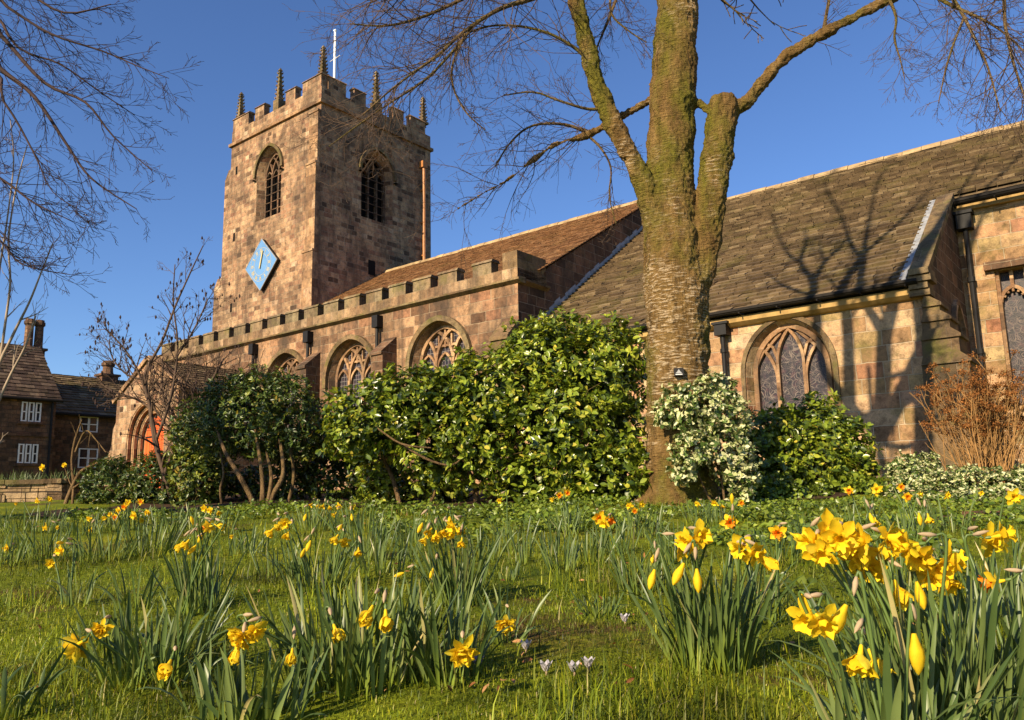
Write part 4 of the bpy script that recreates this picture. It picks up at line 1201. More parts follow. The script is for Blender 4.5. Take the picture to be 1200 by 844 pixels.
def cherry():
    b = PX(796, 604, 9.0)
    o = Vector((b.x, b.y, ground_z(b.x, b.y)))
    t = empty('cherry_tree', o)
    tag(t, 'big bare cherry tree with banded mossy trunk forking above the laurel hedge', 'tree')
    rr = random.Random(12)
    mb = MB()
    K = [(794, 640, 9.0, 134), (794, 606, 9.0, 116), (796, 580, 9.0, 95), (796, 548, 9.0, 83), (795, 500, 9.0, 76), (795, 440, 9.0, 76), (794, 380, 9.0, 78), (792, 335, 9.0, 82), (789, 295, 9.0, 76), (785, 250, 9.0, 66), (785, 200, 9.0, 62), (787, 150, 9.0, 61), (789, 100, 9.0, 60), (792, 50, 9.0, 57), (794, 0, 9.0, 55), (800, -80, 9.0, 50), (808, -180, 9.0, 44), (800, -320, 9.1, 34), (806, -480, 9.1, 22)]
    p, r = smooth_line(keys(o, K), 4); mb.tube(p, [x * 0.945 for x in r], 20)
    Lk = [(780, 310, 8.95, 44), (764, 240, 8.9, 36), (746, 197, 8.85, 29), (721, 150, 8.8, 27), (703, 108, 8.8, 26), (689, 60, 8.75, 25), (676, 5, 8.7, 23), (662, -60, 8.7, 20), (640, -150, 8.6, 15), (630, -260, 8.5, 9)]
    p, r = smooth_line(keys(o, Lk), 4); mb.tube(p, [x * 0.86 for x in r], 14); Lpts = (p, r)
    Rk = [(806, 345, 8.95, 44), (822, 300, 8.92, 40), (831, 250, 8.9, 37), (838, 200, 8.88, 38), (844, 155, 8.86, 40), (847, 128, 8.86, 40), (848, 116, 8.86, 30)]
    p, r = smooth_line(keys(o, Rk), 4); mb.tube(p, r, 14)
    Bk = [(843, 150, 8.86, 28), (858, 130, 8.86, 22), (874, 119, 8.86, 18), (892, 98, 8.84, 15.5), (920, 68, 8.8, 14.5), (965, 39, 8.7, 14), (1010, 15, 8.6, 13), (1052, -8, 8.5, 12), (1110, -45, 8.4, 10), (1180, -75, 8.2, 8), (1260, -80, 8.0, 5)]
    p, r = smooth_line(keys(o, Bk), 4); mb.tube(p, r, 12); Bpts = (p, r)
    Hk = [(806, 116, 8.98, 11), (822, 124, 8.9, 10), (838, 136, 8.86, 12)]
    p, r = smooth_line(keys(o, Hk), 4); mb.tube(p, r, 8)
    Nk = [(772, 112, 9.1, 11), (755, 121, 9.2, 10), (722, 140, 9.25, 9), (692, 157, 9.3, 8), (652, 169, 9.3, 6.5), (622, 190, 9.3, 5), (592, 213, 9.3, 4), (560, 230, 9.3, 3), (520, 256, 9.2, 1.6)]
    p, r = smooth_line(keys(o, Nk), 4); mb.tube(p, r, 8); Npts = (p, r)
    for x0, y0, x1, y1, w0_, dd in ((765, 590, 735, 616, 34, 8.85), (820, 585, 850, 614, 38, 8.8), (790, 590, 785, 622, 44, 8.65), (830, 580, 845, 604, 30, 9.2), (770, 580, 752, 606, 30, 9.2)):
        p, r = smooth_line(keys(o, [(x0 * .7 + 796 * .3, y0 - 30, 8.95, w0_), (x0, y0, dd + .05, w0_ * .9), (x1, y1, dd - 0.06, w0_ * 0.5), (x1 + (x1 - x0) * .6, y1 + 22, dd - .12, w0_ * .3)]), 4)
        mb.tube(p, r, 10)
    tr = mb.build('trunk', M['cherry'], t, None, True)
    md = tr.modifiers.new('merge', 'REMESH'); md.mode = 'VOXEL'; md.voxel_size = 0.014; md.use_smooth_shade = True
    sm = tr.modifiers.new('soften', 'SMOOTH'); sm.iterations = 6; sm.factor = 0.5
    tx = bpy.data.textures.new('bark_lumps', 'CLOUDS'); tx.noise_scale = 0.2; tx.noise_depth = 4
    dp = tr.modifiers.new('lumps', 'DISPLACE'); dp.texture = tx; dp.strength = 0.085; dp.mid_level = 0.5; dp.texture_coords = 'LOCAL'
    tx2 = bpy.data.textures.new('bark_ridges', 'CLOUDS'); tx2.noise_scale = 0.035; tx2.noise_depth = 2
    dp2 = tr.modifiers.new('ridges', 'DISPLACE'); dp2.texture = tx2; dp2.strength = 0.03; dp2.mid_level = 0.5; dp2.texture_coords = 'LOCAL'
    # boughs that come down into the picture
    boughs = [
        [(668, -20, 8.7, 9), (625, -2, 8.5, 7), (592, 8, 8.4, 6), (566, 22, 8.3, 5.2), (538, 42, 8.2, 4.6), (512, 66, 8.1, 4), (486, 84, 8.0, 3.2), (455, 108, 7.9, 2.4), (425, 135, 7.9, 1.4)],
        [(655, -70, 8.6, 8), (600, -30, 8.5, 6), (550, -5, 8.4, 5), (500, 18, 8.3, 4), (455, 30, 8.2, 3), (410, 28, 8.1, 1.6)],
        [(560, 24, 8.3, 4.5), (535, 55, 8.3, 3.8), (500, 92, 8.3, 3.2), (458, 120, 8.3, 2.5), (415, 150, 8.3, 1.8), (385, 172, 8.3, 1.2)],
        [(545, 40, 8.2, 3.4), (530, 78, 8.2, 3), (533, 108, 8.2, 2.6), (548, 134, 8.2, 2.2), (568, 152, 8.2, 1.5)],
        [(690, 70, 8.75, 7), (672, 55, 8.7, 4.5), (640, 38, 8.6, 3.6), (600, 30, 8.6, 3), (560, 34, 8.5, 2.4), (510, 60, 8.4, 1.6)],
        [(712, 125, 8.8, 6), (690, 128, 8.8, 4), (655, 118, 8.7, 3), (625, 108, 8.7, 2.4), (590, 112, 8.6, 1.6)],
        [(692, 157, 9.3, 5), (662, 146, 9.2, 4), (625, 147, 9.1, 3.2), (600, 165, 9.0, 2.6), (580, 195, 9.0, 1.6)],
        [(690, 160, 9.3, 4), (705, 175, 9.3, 3), (716, 198, 9.2, 2.4), (714, 230, 9.2, 1.8), (722, 262, 9.2, 1)],
        [(640, -120, 8.6, 7), (590, -70, 8.3, 5.5), (540, -30, 8.1, 4.5), (480, -8, 7.9, 3.5), (430, 0, 7.8, 2)],
        [(700, -60, 9, 6), (715, -20, 9, 4), (716, 15, 9, 3), (735, 35, 9, 2.2), (758, 50, 9, 1.4)],
        [(735, -40, 9.2, 5), (722, 0, 9.2, 4), (710, 30, 9.2, 3), (697, 62, 9.2, 2)],
        [(1050, -8, 8.5, 7), (1085, -8, 8.4, 5.5), (1118, 8, 8.3, 4.5), (1150, 22, 8.2, 3.6), (1178, 40, 8.2, 2.4), (1215, 75, 8.2, 1.6)],
        [(1090, -30, 8.4, 6), (1118, 0, 8.2, 5), (1140, 40, 8.0, 4), (1158, 80, 7.9, 3), (1172, 130, 7.9, 1.6)],
        [(1160, -70, 8.2, 6), (1175, -20, 8.0, 5), (1178, 30, 7.9, 4.5), (1188, 75, 7.9, 3.4), (1205, 125, 7.9, 2)],
        [(1040, -5, 8.5, 5), (1050, 20, 8.4, 3.6), (1048, 45, 8.4, 3), (1055, 70, 8.4, 2), (1060, 92, 8.4, 1.2)],
        [(1200, -70, 8.0, 6), (1225, 0, 7.9, 5), (1228, 60, 7.9, 4), (1215, 110, 7.9, 2.4)],
        [(1130, 20, 8.1, 3.6), (1118, 50, 8.0, 3), (1108, 82, 8.0, 2.2), (1100, 120, 8.0, 1.4)],
        [(965, 40, 8.7, 6), (968, 20, 8.7, 4.5), (974, -10, 8.7, 4), (985, -50, 8.7, 3)],
    ]
    # upper stems, above the picture: where they stand follows from the shade they throw on the chapel
    def SH(px_, py_, roof, y):
        v = Vector(CR * ((px_ - 600) / FPX) - CU * ((py_ - 422) / FPX) + _f)
        if roof: P = v * ((4.18 - 0.6972 * 17.85) / (v.z - 0.6972 * v.dot(NV)))
        else: P = v * (18.15 / v.dot(NV))
        return P + Vector((sx, sy, sz)) * ((P.y - y) / -sy) - o
    up = []
    def stem(pts, ws, start=None, y=9.0):
        kk = [start] if start else []
        for (a, b_, rf), w_ in zip(pts, ws): kk.append((SH(a, b_, rf, y), w_ * 1.18))
        p, r = smooth_line(kk, 4); up.append((p, r)); return p, r
    main0 = (PX(808, -180, 9.0) - o, 0.17)
    allp = []
    allp.append(stem([(1032, 510, 0), (1034, 473, 0), (1036, 423, 0), (1037, 392, 0), (1046, 360, 0), (1050, 328, 1), (1066, 308, 1), (1090, 284, 1), (1112, 258, 1), (1130, 240, 1)], [.155, .15, .145, .14, .115, .10, .085, .07, .05, .03], main0))
    f1 = (SH(1037, 394, 0, 9.0), .12)
    allp.append(stem([(1024, 372, 0), (1015, 355, 0), (1011, 322, 1), (1014, 299, 1), (1016, 283, 1), (1019, 266, 1), (1023, 244, 1)], [.09, .085, .08, .075, .06, .045, .03], f1))
    allp.append(stem([(1032, 284, 1), (1052, 266, 1), (1072, 246, 1), (1092, 224, 1)], [.06, .05, .035, .02], (SH(1014, 300, 1, 9.0), .07)))
    allp.append(stem([(997, 500, 0), (996, 473, 0), (994, 390, 0), (991, 358, 0), (993, 332, 1), (1003, 316, 1), (1011, 303, 1)], [.12, .12, .11, .105, .10, .085, .07], (PX(805, -110, 9.0) - o, .15)))
    allp.append(stem([(999, 290, 1), (993, 273, 1), (984, 246, 1)], [.06, .045, .025], (SH(1010, 305, 1, 9.0), .065)))
    allp.append(stem([(962, 430, 0), (958, 380, 0), (956, 350, 0), (953, 330, 1), (943, 318, 1), (940, 305, 1), (946, 286, 1), (944, 270, 1)], [.10, .10, .095, .09, .07, .055, .045, .025], (PX(652, -110, 8.65) - o, .11)))
    allp.append(stem([(963, 318, 1), (970, 308, 1), (986, 293, 1), (997, 278, 1)], [.07, .06, .045, .025], (SH(955, 335, 1, 9.0), .08)))
    allp.append(stem([(964, 299, 1), (962, 285, 1)], [.04, .02], (SH(968, 310, 1, 9.0), .05)))
    allp.append(stem([(930, 342, 1), (914, 334, 1), (900, 322, 1)], [.05, .04, .02], (SH(952, 352, 0, 9.0), .06)))
    allp.append(stem([(1062, 436, 0), (1085, 426, 0), (1099, 402, 0), (1104, 380, 0)], [.05, .045, .04, .025], (SH(1036, 444, 0, 9.0), .06)))
    allp.append(stem([(1060, 524, 0), (1090, 512, 0), (1110, 498, 0), (1125, 478, 0), (1132, 455, 0)], [.06, .055, .05, .04, .03], (SH(1032, 520, 0, 9.0), .07)))
    allp.append(stem([(1160, 300, 0), (1190, 285, 0)], [.03, .02], (SH(1125, 330, 0, 9.0), .05)))
    allp.append(stem([(1080, 300, 1), (1105, 262, 1), (1130, 222, 1), (1158, 182, 1)], [.06, .05, .04, .025], (SH(1052, 326, 1, 9.0), .07)))
    allp.append(stem([(1118, 252, 1), (1150, 228, 1), (1182, 200, 1), (1200, 178, 1)], [.05, .045, .035, .02], (SH(1100, 276, 1, 9.0), .06)))
    allp.append(stem([(1028, 222, 1), (1040, 200, 1), (1060, 190, 1)], [.04, .03, .02], (SH(1022, 250, 1, 9.0), .045)))
    allp.append(stem([(925, 300, 1), (912, 275, 1), (905, 250, 1)], [.045, .035, .02], (SH(942, 312, 1, 9.0), .05)))
    allp.append(stem([(975, 235, 1), (968, 215, 1), (985, 198, 1)], [.04, .03, .02], (SH(983, 250, 1, 9.0), .045)))
    for p, r in allp: side(up, p, [x * 0.5 for x in r], 1.9, 2, rr, 0.25, 0.05, (25, 60), (5, 7), 0.62, 0.0065, 0.4)
    main, tw = [], []
    for i, b_ in enumerate(boughs):
        p, r = smooth_line(keys(o, b_), 4)
        main.append((p, r))
        L_ = sum((p[k + 1] - p[k]).length for k in range(len(p) - 1))
        n_ = max(9, int(L_ * 11.5))
        side(tw, p, r, min(1.25, L_ * 0.5), 2, rr, 0.34, -0.05, (25, 60), (n_, n_ + 2), 0.6, 0.0019, 0.06)
    for p, r in (Npts,):
        side(tw, p, [x * 0.6 for x in r], 1.2, 2, rr, 0.34, -0.06, (30, 60), (18, 20), 0.6, 0.0019, 0.3)
    side(tw, Bpts[0], [x * 0.15 for x in Bpts[1]], 0.55, 1, rr, 0.3, -0.05, (40, 80), (4, 5), 0.55, 0.002, 0.4)
    side(tw, Lpts[0], [x * 0.12 for x in Lpts[1]], 0.6, 1, rr, 0.3, -0.05, (40, 80), (6, 7), 0.55, 0.002, 0.45)
    for pl in main: tubes([pl], 'branch', M['limb'], t)
    tubes(up, 'upper_crown', M['limb'], t)
    q = tubes(tw, 'twigs', M['twig'], t); q['kind'] = 'stuff'
    # small black plaque nailed to the trunk
    c = PX(795.5, 436, 8.62)
    pl = empty('tree_plaque', c)
    tag(pl, 'tiny black plaque with a pale emblem nailed to the cherry trunk', 'plaque')
    dirc = (Vector((0, 0, 0)) - c); dirc.z = 0; dirc.normalize(); sd = Vector((0, 0, 1)).cross(dirc)
    pl.rotation_euler = (0, 0, math.atan2(sd.y, sd.x))
    mb = MB(); mb.box(-0.052, 0.052, -0.012, 0.09, -0.042, 0.042); mb.build('plate', M['iron'], pl)
    mb = MB(); mb.add([(-0.028, -0.0145, -0.016), (0.028, -0.0145, -0.016), (0.0, -0.0145, 0.030)], [(0, 1, 2)])
    mb.add([(-0.036, -0.014, -0.012), (0.036, -0.014, -0.012), (0.0, -0.014, 0.012)], [(0, 1, 2)])
    mb.build('emblem', M['lead'], pl)
    mb = MB(); mb.box(-0.036, 0.036, -0.0145, -0.012, -0.031, -0.024); mb.build('lettering', M['white'], pl)
cherry()

def lime_tree(bx, by, name, label, seed, height, fork, boughs=(), r0=0.27):
    """tall tree standing outside the frame at left; its low boughs hang into the picture"""
    o = Vector((bx, by, ground_z(bx, by)))
    t = empty(name, o); tag(t, label, 'tree')
    rr = random.Random(seed)
    mb = MB()
    n = 12
    pts = [Vector((0.12 * math.sin(i * 0.9 + seed), 0.12 * math.cos(i * 0.7), -0.2 + (fork + 0.2) * i / n)) for i in range(n + 1)]
    rad = [r0 * (1.35 if i == 0 else 1.0 - 0.35 * i / n) for i in range(n + 1)]
    mb.tube(pts, rad, 12)
    limbs = []
    top = pts[-1]
    for k, (az, el_) in enumerate(((200, 62), (150, 66), (110, 74))):
        grow(limbs, top, (math.cos(R(az)) * math.cos(R(el_)), math.sin(R(az)) * math.cos(R(el_)), math.sin(R(el_))), height - fork, r0 * 0.5, 3, rr, 0.13, 0.04, (25, 50), (4, 5), 0.5, 0.01, 0.6)
    for k in range(7):
        z_ = rr.uniform(fork * 0.62, fork * 0.97)
        az = rr.uniform(0, 360)
        grow(limbs, pts[int(z_ / fork * n)], (math.cos(R(az)), math.sin(R(az)), 0.7), rr.uniform(1.6, 3.0), 0.07, 2, rr, 0.15, 0.03, (25, 50), (3, 4), 0.55, 0.009, 0.5)
    mb.build('trunk', M['limb'], t, None, True)
    tubes(limbs, 'crown', M['limb'], t)
    if boughs:
        main, tw = [], []
        for b_ in boughs:
            kk = [(a_, b2_ * 0.62) for a_, b2_ in keys(o, b_)]
            s0 = kk[0][0]
            zt_ = min(max(s0.z + 0.2, 0.8), fork)
            anchor = Vector((0, 0, zt_)); mid_ = anchor.lerp(s0, 0.5) + Vector((0, 0, 0.3))
            p, r = smooth_line([(anchor, kk[0][1] * 1.6), (mid_, kk[0][1] * 1.25)] + kk, 4)
            main.append((p, r))
            L_ = sum((p[k + 1] - p[k]).length for k in range(len(p) - 1))
            side(tw, p[6:], r[6:], min(0.52, L_ * 0.22), 2, rr, 0.24, -0.03, (22, 50), (21, 24), 0.62, 0.0017, 0.05)
        for pl in main: tubes([pl], 'branch', M['twig_red'], t)
        q = tubes(tw, 'twigs', M['twig_red'], t); q['kind'] = 'stuff'
lime_tree(-9.0, 4.2, 'lime_tree', 'tall bare tree at the left edge whose reddish twigs hang over the sky', 5, 9.5, 5.0, [
    [(-60, 20, 6.2, 14), (0, 80, 6.3, 10), (40, 113, 6.3, 8), (80, 172, 6.3, 5.5), (108, 210, 6.3, 4), (160, 245, 6.3, 1.8)],
    [(-60, -20, 6.4, 12), (0, 40, 6.5, 9), (52, 97, 6.5, 7), (100, 120, 6.5, 5), (133, 160, 6.5, 3.4), (178, 200, 6.5, 1.6)],
    [(-50, -30, 6.0, 8), (8, 8, 6.0, 6.5), (60, 40, 6.0, 5), (120, 60, 6.0, 3.6), (160, 77, 6.0, 2.6), (198, 92, 6.0, 1.3)],
    [(-60, 180, 6.0, 7), (0, 209, 6.0, 5.5), (40, 238, 6.0, 3.6), (82, 258, 6.0, 1.8)],
    [(-60, 240, 5.9, 6), (0, 282, 5.9, 4.4), (26, 310, 5.9, 3), (82, 322, 5.9, 1.4)],
    [(-40, -60, 6.6, 9), (25, -15, 6.6, 6.5), (75, 15, 6.6, 4.5), (130, 5, 6.6, 2)],
    [(-50, 60, 5.8, 8), (5, 120, 5.8, 5), (40, 180, 5.8, 3.6), (62, 225, 5.8, 2), (100, 250, 5.8, 1.2)],
    [(-50, -10, 6.8, 8), (20, 55, 6.8, 5), (70, 75, 6.8, 4), (120, 110, 6.8, 2.8), (158, 135, 6.8, 1.4)],
])

def bare_tree(name, label, stems, mat, twl=0.5, lv=2, buds=0, base=None, kids=(6, 8), grav=0.05, minr=0.002, cat='tree'):
    b = base or PX(*stems[0][0][:3])
    o = Vector((b.x, b.y, ground_z(b.x, b.y)))
    t = empty(name, o); tag(t, label, cat)
    rr = random.Random(len(name) * 7 + int(o.x * 10))
    mn, tw = [], []
    for s_ in stems:
        kk = keys(o, s_)
        if s_[0][1] >= 540 and base is None or (base is not None and s_ is stems[0]):
            kk = [(Vector((kk[0][0].x, kk[0][0].y, -0.1)), kk[0][1] * 1.2)] + kk
        p, r = smooth_line(kk, 4); mn.append((p, r))
        side(tw, p, r, twl, lv - 1, rr, 0.2, grav, (25, 55), kids, 0.6, minr, 0.2)
    for pl in mn: tubes([pl], 'stem', mat, t)
    q = tubes(tw, 'twigs', mat, t); q['kind'] = 'stuff'
    if buds:
        mb = MB()
        tips = [p[-1] for p, r in tw]
        rr.shuffle(tips)
        for c in tips[:buds]:
            s_ = rr.uniform(0.018, 0.032)
            mb.lathe([(0.001, -s_), (s_ * 0.5, -s_ * 0.2), (s_ * 0.45, s_ * 0.5), (0.001, s_ * 1.3)], c, 5)
        q = mb.build('buds', M['twig_red'], t, None, True); q['kind'] = 'stuff'
    return t
D = 12.0
bare_tree('magnolia_tree', 'small bare magnolia with dark buds in front of the red church door', [
    [(200, 580, D, 6), (190, 548, D, 5.5), (181, 515, D, 5), (176, 478, D, 4.5), (170, 440, D, 3.8), (190, 400, D, 3), (205, 360, D, 2.4), (222, 322, D, 1.8), (238, 288, D, 1.2)],
    [(186, 530, D, 4.5), (178, 490, D, 3.8), (168, 450, D, 3), (150, 415, D, 2.4), (130, 392, D, 1.8), (122, 385, D, 1.2)],
    [(182, 518, D, 4), (196, 480, D, 3.4), (205, 440, D, 3), (208, 400, D, 2.4), (203, 355, D, 1.8), (205, 310, D, 1.2)],
    [(193, 555, D, 4.5), (214, 510, D, 3.8), (232, 470, D, 3.4), (252, 440, D, 2.8), (262, 420, D, 2)],
    [(178, 480, D, 3.4), (160, 468, D, 2.6), (135, 460, D, 2.2), (116, 448, D, 1.4)],
    [(170, 445, D, 3), (150, 440, D, 2.2), (132, 420, D, 1.8), (128, 398, D, 1.2)],
    [(206, 420, D, 2.6), (228, 385, D, 2), (244, 350, D, 1.4)],
], M['twig'], 0.62, 3, 260, None, (12, 14), 0.1, 0.0022)
bare_tree('bare_shrub', 'brown thicket of fine bare twigs in front of the porch roof', [
    [(240, 575, 13, 5), (238, 530, 13, 4), (225, 480, 13, 3), (205, 440, 13, 2)],
    [(242, 560, 13, 4), (250, 510, 13, 3.4), (262, 465, 13, 2.6), (285, 432, 13, 1.6)],
    [(240, 550, 13, 4), (232, 500, 13, 3), (240, 450, 13, 2), (242, 425, 13, 1.2)],
    [(238, 545, 13, 4), (215, 505, 13, 3), (195, 470, 13, 2), (180, 440, 13, 1.4)],
    [(243, 545, 13, 4), (270, 500, 13, 3), (285, 465, 13, 2), (300, 445, 13, 1.4)],
    [(243, 545, 13.1, 4), (255, 480, 13.1, 3), (215, 450, 13.1, 2), (190, 448, 13.1, 1.4)],
    [(238, 545, 13.1, 4), (225, 490, 13.1, 3), (260, 450, 13.1, 2), (280, 440, 13.1, 1.4)],
    [(236, 570, 13, 4), (212, 520, 13, 3), (185, 485, 13, 2.4), (168, 455, 13, 1.6)],
    [(238, 560, 12.8, 4), (205, 500, 12.8, 3), (190, 460, 12.8, 2.2), (192, 425, 12.8, 1.4)],
    [(242, 560, 12.8, 4), (222, 505, 12.8, 3), (215, 465, 12.8, 2.2), (225, 430, 12.8, 1.4)],
    [(244, 560, 12.8, 4), (275, 510, 12.8, 3), (290, 470, 12.8, 2.2), (300, 440, 12.8, 1.4)],
], M['twig'], 0.66, 3, 0, None, (18, 21), 0.03, 0.0035, 'shrub')
bare_tree('climbing_stem', 'leaning bare reddish stem beside the low garden wall', [
    [(77, 590, 12.5, 5), (84, 572, 12.5, 4.5), (93, 555, 12.5, 4), (104, 547, 12.5, 3), (130, 536, 12.5, 2)],
    [(86, 570, 12.5, 3), (84, 540, 12.6, 2.6), (88, 515, 12.6, 2.4), (96, 492, 12.6, 1.8)],
    [(88, 530, 12.6, 2.6), (100, 505, 12.6, 2.2), (112, 515, 12.6, 1.8), (124, 530, 12.6, 1.4)],
], M['shrubwood'], 0.4, 1, 0, None, (3, 4), 0.0, 0.003, 'shrub')
bare_tree('sapling', 'pale bare sapling at the left edge in front of the house roof', [
    [(-8, 600, 9, 5), (-6, 520, 9, 4.5), (-4, 440, 9, 4), (14, 395, 9, 3.4), (34, 355, 9, 2.6), (48, 320, 9, 2), (62, 285, 9, 1.2)],
    [(-4, 450, 9, 4), (6, 380, 9, 3), (12, 330, 9, 2.6), (10, 280, 9, 2.2), (20, 215, 9, 1.8), (32, 170, 9, 1.2)],
    [(-6, 480, 9, 4), (12, 440, 9, 3), (30, 405, 9, 2.4), (42, 370, 9, 1.6)],
    [(-2, 400, 9, 3), (-2, 330, 9, 2.4), (8, 260, 9, 2), (16, 190, 9, 1.6), (12, 140, 9, 1)],
], M['twig_pale'], 0.4, 2, 0, None, (4, 5), 0.15, 0.0022)

# ------------------------------------------------------------------ leafy shrubs
def leaf_shape(kind):
    """unit leaf along +x (length 1), width along y, a bit folded and arched; 3 x n grid"""
    if kind == 'long': prof = [(0.0, 0.02), (0.2, 0.13), (0.5, 0.19), (0.8, 0.12), (1.0, 0.0)]
    elif kind == 'oval': prof = [(0.0, 0.02), (0.2, 0.2), (0.5, 0.27), (0.8, 0.18), (1.0, 0.0)]
    else: prof = [(0.0, 0.05), (0.3, 0.34), (0.6, 0.36), (1.0, 0.0)]
    V, F = [], []
    for x, w in prof:
        z = -0.18 * x * x
        V += [(x, -w, z + 0.05 * w / 0.2), (x, 0, z - 0.02), (x, w, z + 0.05 * w / 0.2)]
    for i in range(len(prof) - 1):
        F += [(3 * i, 3 * i + 3, 3 * i + 4, 3 * i + 1), (3 * i + 1, 3 * i + 4, 3 * i + 5, 3 * i + 2)]
    return np.array(V), np.array(F)

def place_leaves(Pn, Dn, Un, size, kind):
    """leaf at each P along D with normal near U"""
    LV, LF = leaf_shape(kind)
    D_ = Dn / np.linalg.norm(Dn, axis=1, keepdims=True)
    S = np.cross(Un, D_); S /= np.linalg.norm(S, axis=1, keepdims=True) + 1e-9
    N_ = np.cross(D_, S)
    V = Pn[:, None, :] + size[:, None, None] * (LV[None, :, 0:1] * D_[:, None, :] + LV[None, :, 1:2] * S[:, None, :] + LV[None, :, 2:3] * N_[:, None, :])
    k = len(LV)
    F = (LF[None] + (np.arange(len(Pn)) * k)[:, None, None]).reshape(-1, 4)
    return V.reshape(-1, 3), F

def blob_points(blobs, n, rng, shell=(0.72, 1.03), keep_below=None):
    """points spread through the outer layer of a union of lumpy blobs; also outward directions"""
    C = np.array([b[0] for b in blobs]); Rr = np.array([b[1] for b in blobs])
    w = Rr ** 2; w = w / w.sum()
    P, O = [], []
    got = 0
    while got < n:
        k = rng.choice(len(blobs), n * 2, p=w)
        d = rng.normal(size=(n * 2, 3)); d /= np.linalg.norm(d, axis=1, keepdims=True)
        lump = 1 + 0.10 * np.sin(7 * d[:, 0] + 3 * k) + 0.10 * np.sin(9 * d[:, 2] + k) + 0.08 * np.sin(11 * d[:, 1] + 2 * k)
        r = Rr[k] * rng.uniform(*shell, n * 2) * lump
        p = C[k] + d * r[:, None]
        dist = np.linalg.norm(p[:, None, :] - C[None], axis=2) / Rr[None]
        ok = dist.min(axis=1) > shell[0] * 0.92
        if keep_below is not None: ok &= keep_below(p)
        P.append(p[ok]); O.append(d[ok]); got += ok.sum()
    return np.concatenate(P)[:n], np.concatenate(O)[:n]

def shrub(name, label, blobs_px, tips, per, size, kind, mat, stems=(), seed=1, rosette=True, inner=0, flat=0.0, cat='shrub', base=None, second=None, stem_mat='shrubwood', dark=0):
    rng = np.random.default_rng(seed)
    bl = []
    for x, y, d, r in blobs_px: bl.append((np.array(PX(x, y, d)), r * d / FPX))
    C = np.mean([b[0] for b in bl], axis=0)
    bx, by = (C[0], C[1]) if base is None else base
    o = np.array([bx, by, ground_z(bx, by)])
    t = empty(name, o); tag(t, label, cat)
    bl = [(c - o, r) for c, r in bl]
    above = lambda p: p[:, 2] > np.array([ground_z(q[0] + o[0], q[1] + o[1]) - o[2] for q in p]) + 0.02
    def cloud(nt, pr, mt, pname, shell, sz):
        P, O = blob_points(bl, nt, rng, shell, above)
        up = np.array([0, 0, 1.0])
        if rosette:
            ax = O + 0.55 * up + rng.normal(size=O.shape) * 0.45
            ax /= np.linalg.norm(ax, axis=1, keepdims=True)
            Pn = np.repeat(P, pr, 0); A = np.repeat(ax, pr, 0)
            rnd = rng.normal(size=Pn.shape)
            T = np.cross(A, rnd); T /= np.linalg.norm(T, axis=1, keepdims=True)
            spread = rng.uniform(0.5, 1.5, (len(Pn), 1))
            Dn = T * spread + A * rng.uniform(0.1, 0.9, (len(Pn), 1)); Un = A + rng.normal(size=A.shape) * 0.25
            Pn = Pn - A * rng.uniform(0, 0.9, (len(Pn), 1)) * sz
        else:
            Pn = np.repeat(P, pr, 0) + rng.normal(size=(nt * pr, 3)) * sz * 0.8
            A = np.repeat(O, pr, 0)
            Dn = rng.normal(size=Pn.shape) + A * 0.7
            Un = A + 0.5 * up + rng.normal(size=A.shape) * 0.6
        s_ = sz * rng.uniform(0.42, 1.28, len(Pn))
        V, F = place_leaves(Pn, Dn, Un, s_, kind)
        q = mesh_np(pname, V, F, mt, t); q['kind'] = 'stuff'
    cloud(tips, per, mat, 'foliage', (0.74, 1.04), size)
    if inner: cloud(inner, per, mat if second is None else mat, 'inner_foliage', (0.35, 0.75), size)
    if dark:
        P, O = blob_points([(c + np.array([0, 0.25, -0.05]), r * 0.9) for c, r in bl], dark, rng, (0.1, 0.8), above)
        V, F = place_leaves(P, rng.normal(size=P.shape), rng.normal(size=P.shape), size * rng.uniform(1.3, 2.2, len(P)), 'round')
        mesh_np('shade_fill_leaves', V, F, M['darkleaf'], t)['kind'] = 'stuff'  # oversized dark-coloured inner leaves, painting the deep shade inside the hedge
    if second: cloud(second[0], per, second[1], 'young_leaves', (0.95, 1.10), size * 0.95)
    # twigs running out to the leaves
    P, O = blob_points(bl, 90, rng, (0.78, 1.06), above)
    mbt = MB()
    for p, q in zip(P, O):
        a_ = Vector(p) - Vector(q) * size * 4.5; m_ = Vector(p) - Vector(q) * size * 2 + Vector(rng.normal(size=3)) * size * 0.4
        mbt.tube([a_, m_, Vector(p)], [0.006, 0.0045, 0.0025], 4, 0, False)
    mbt.build('twigs', M[stem_mat], t, None, True)['kind'] = 'stuff'
    for s_ in stems:
        kk = [(PX(x, y, d) - Vector(o), w * 0.5 * d / FPX) for x, y, d, w in s_]
        tubes([smooth_line(kk, 4)], 'stem', M[stem_mat], t)
    return t

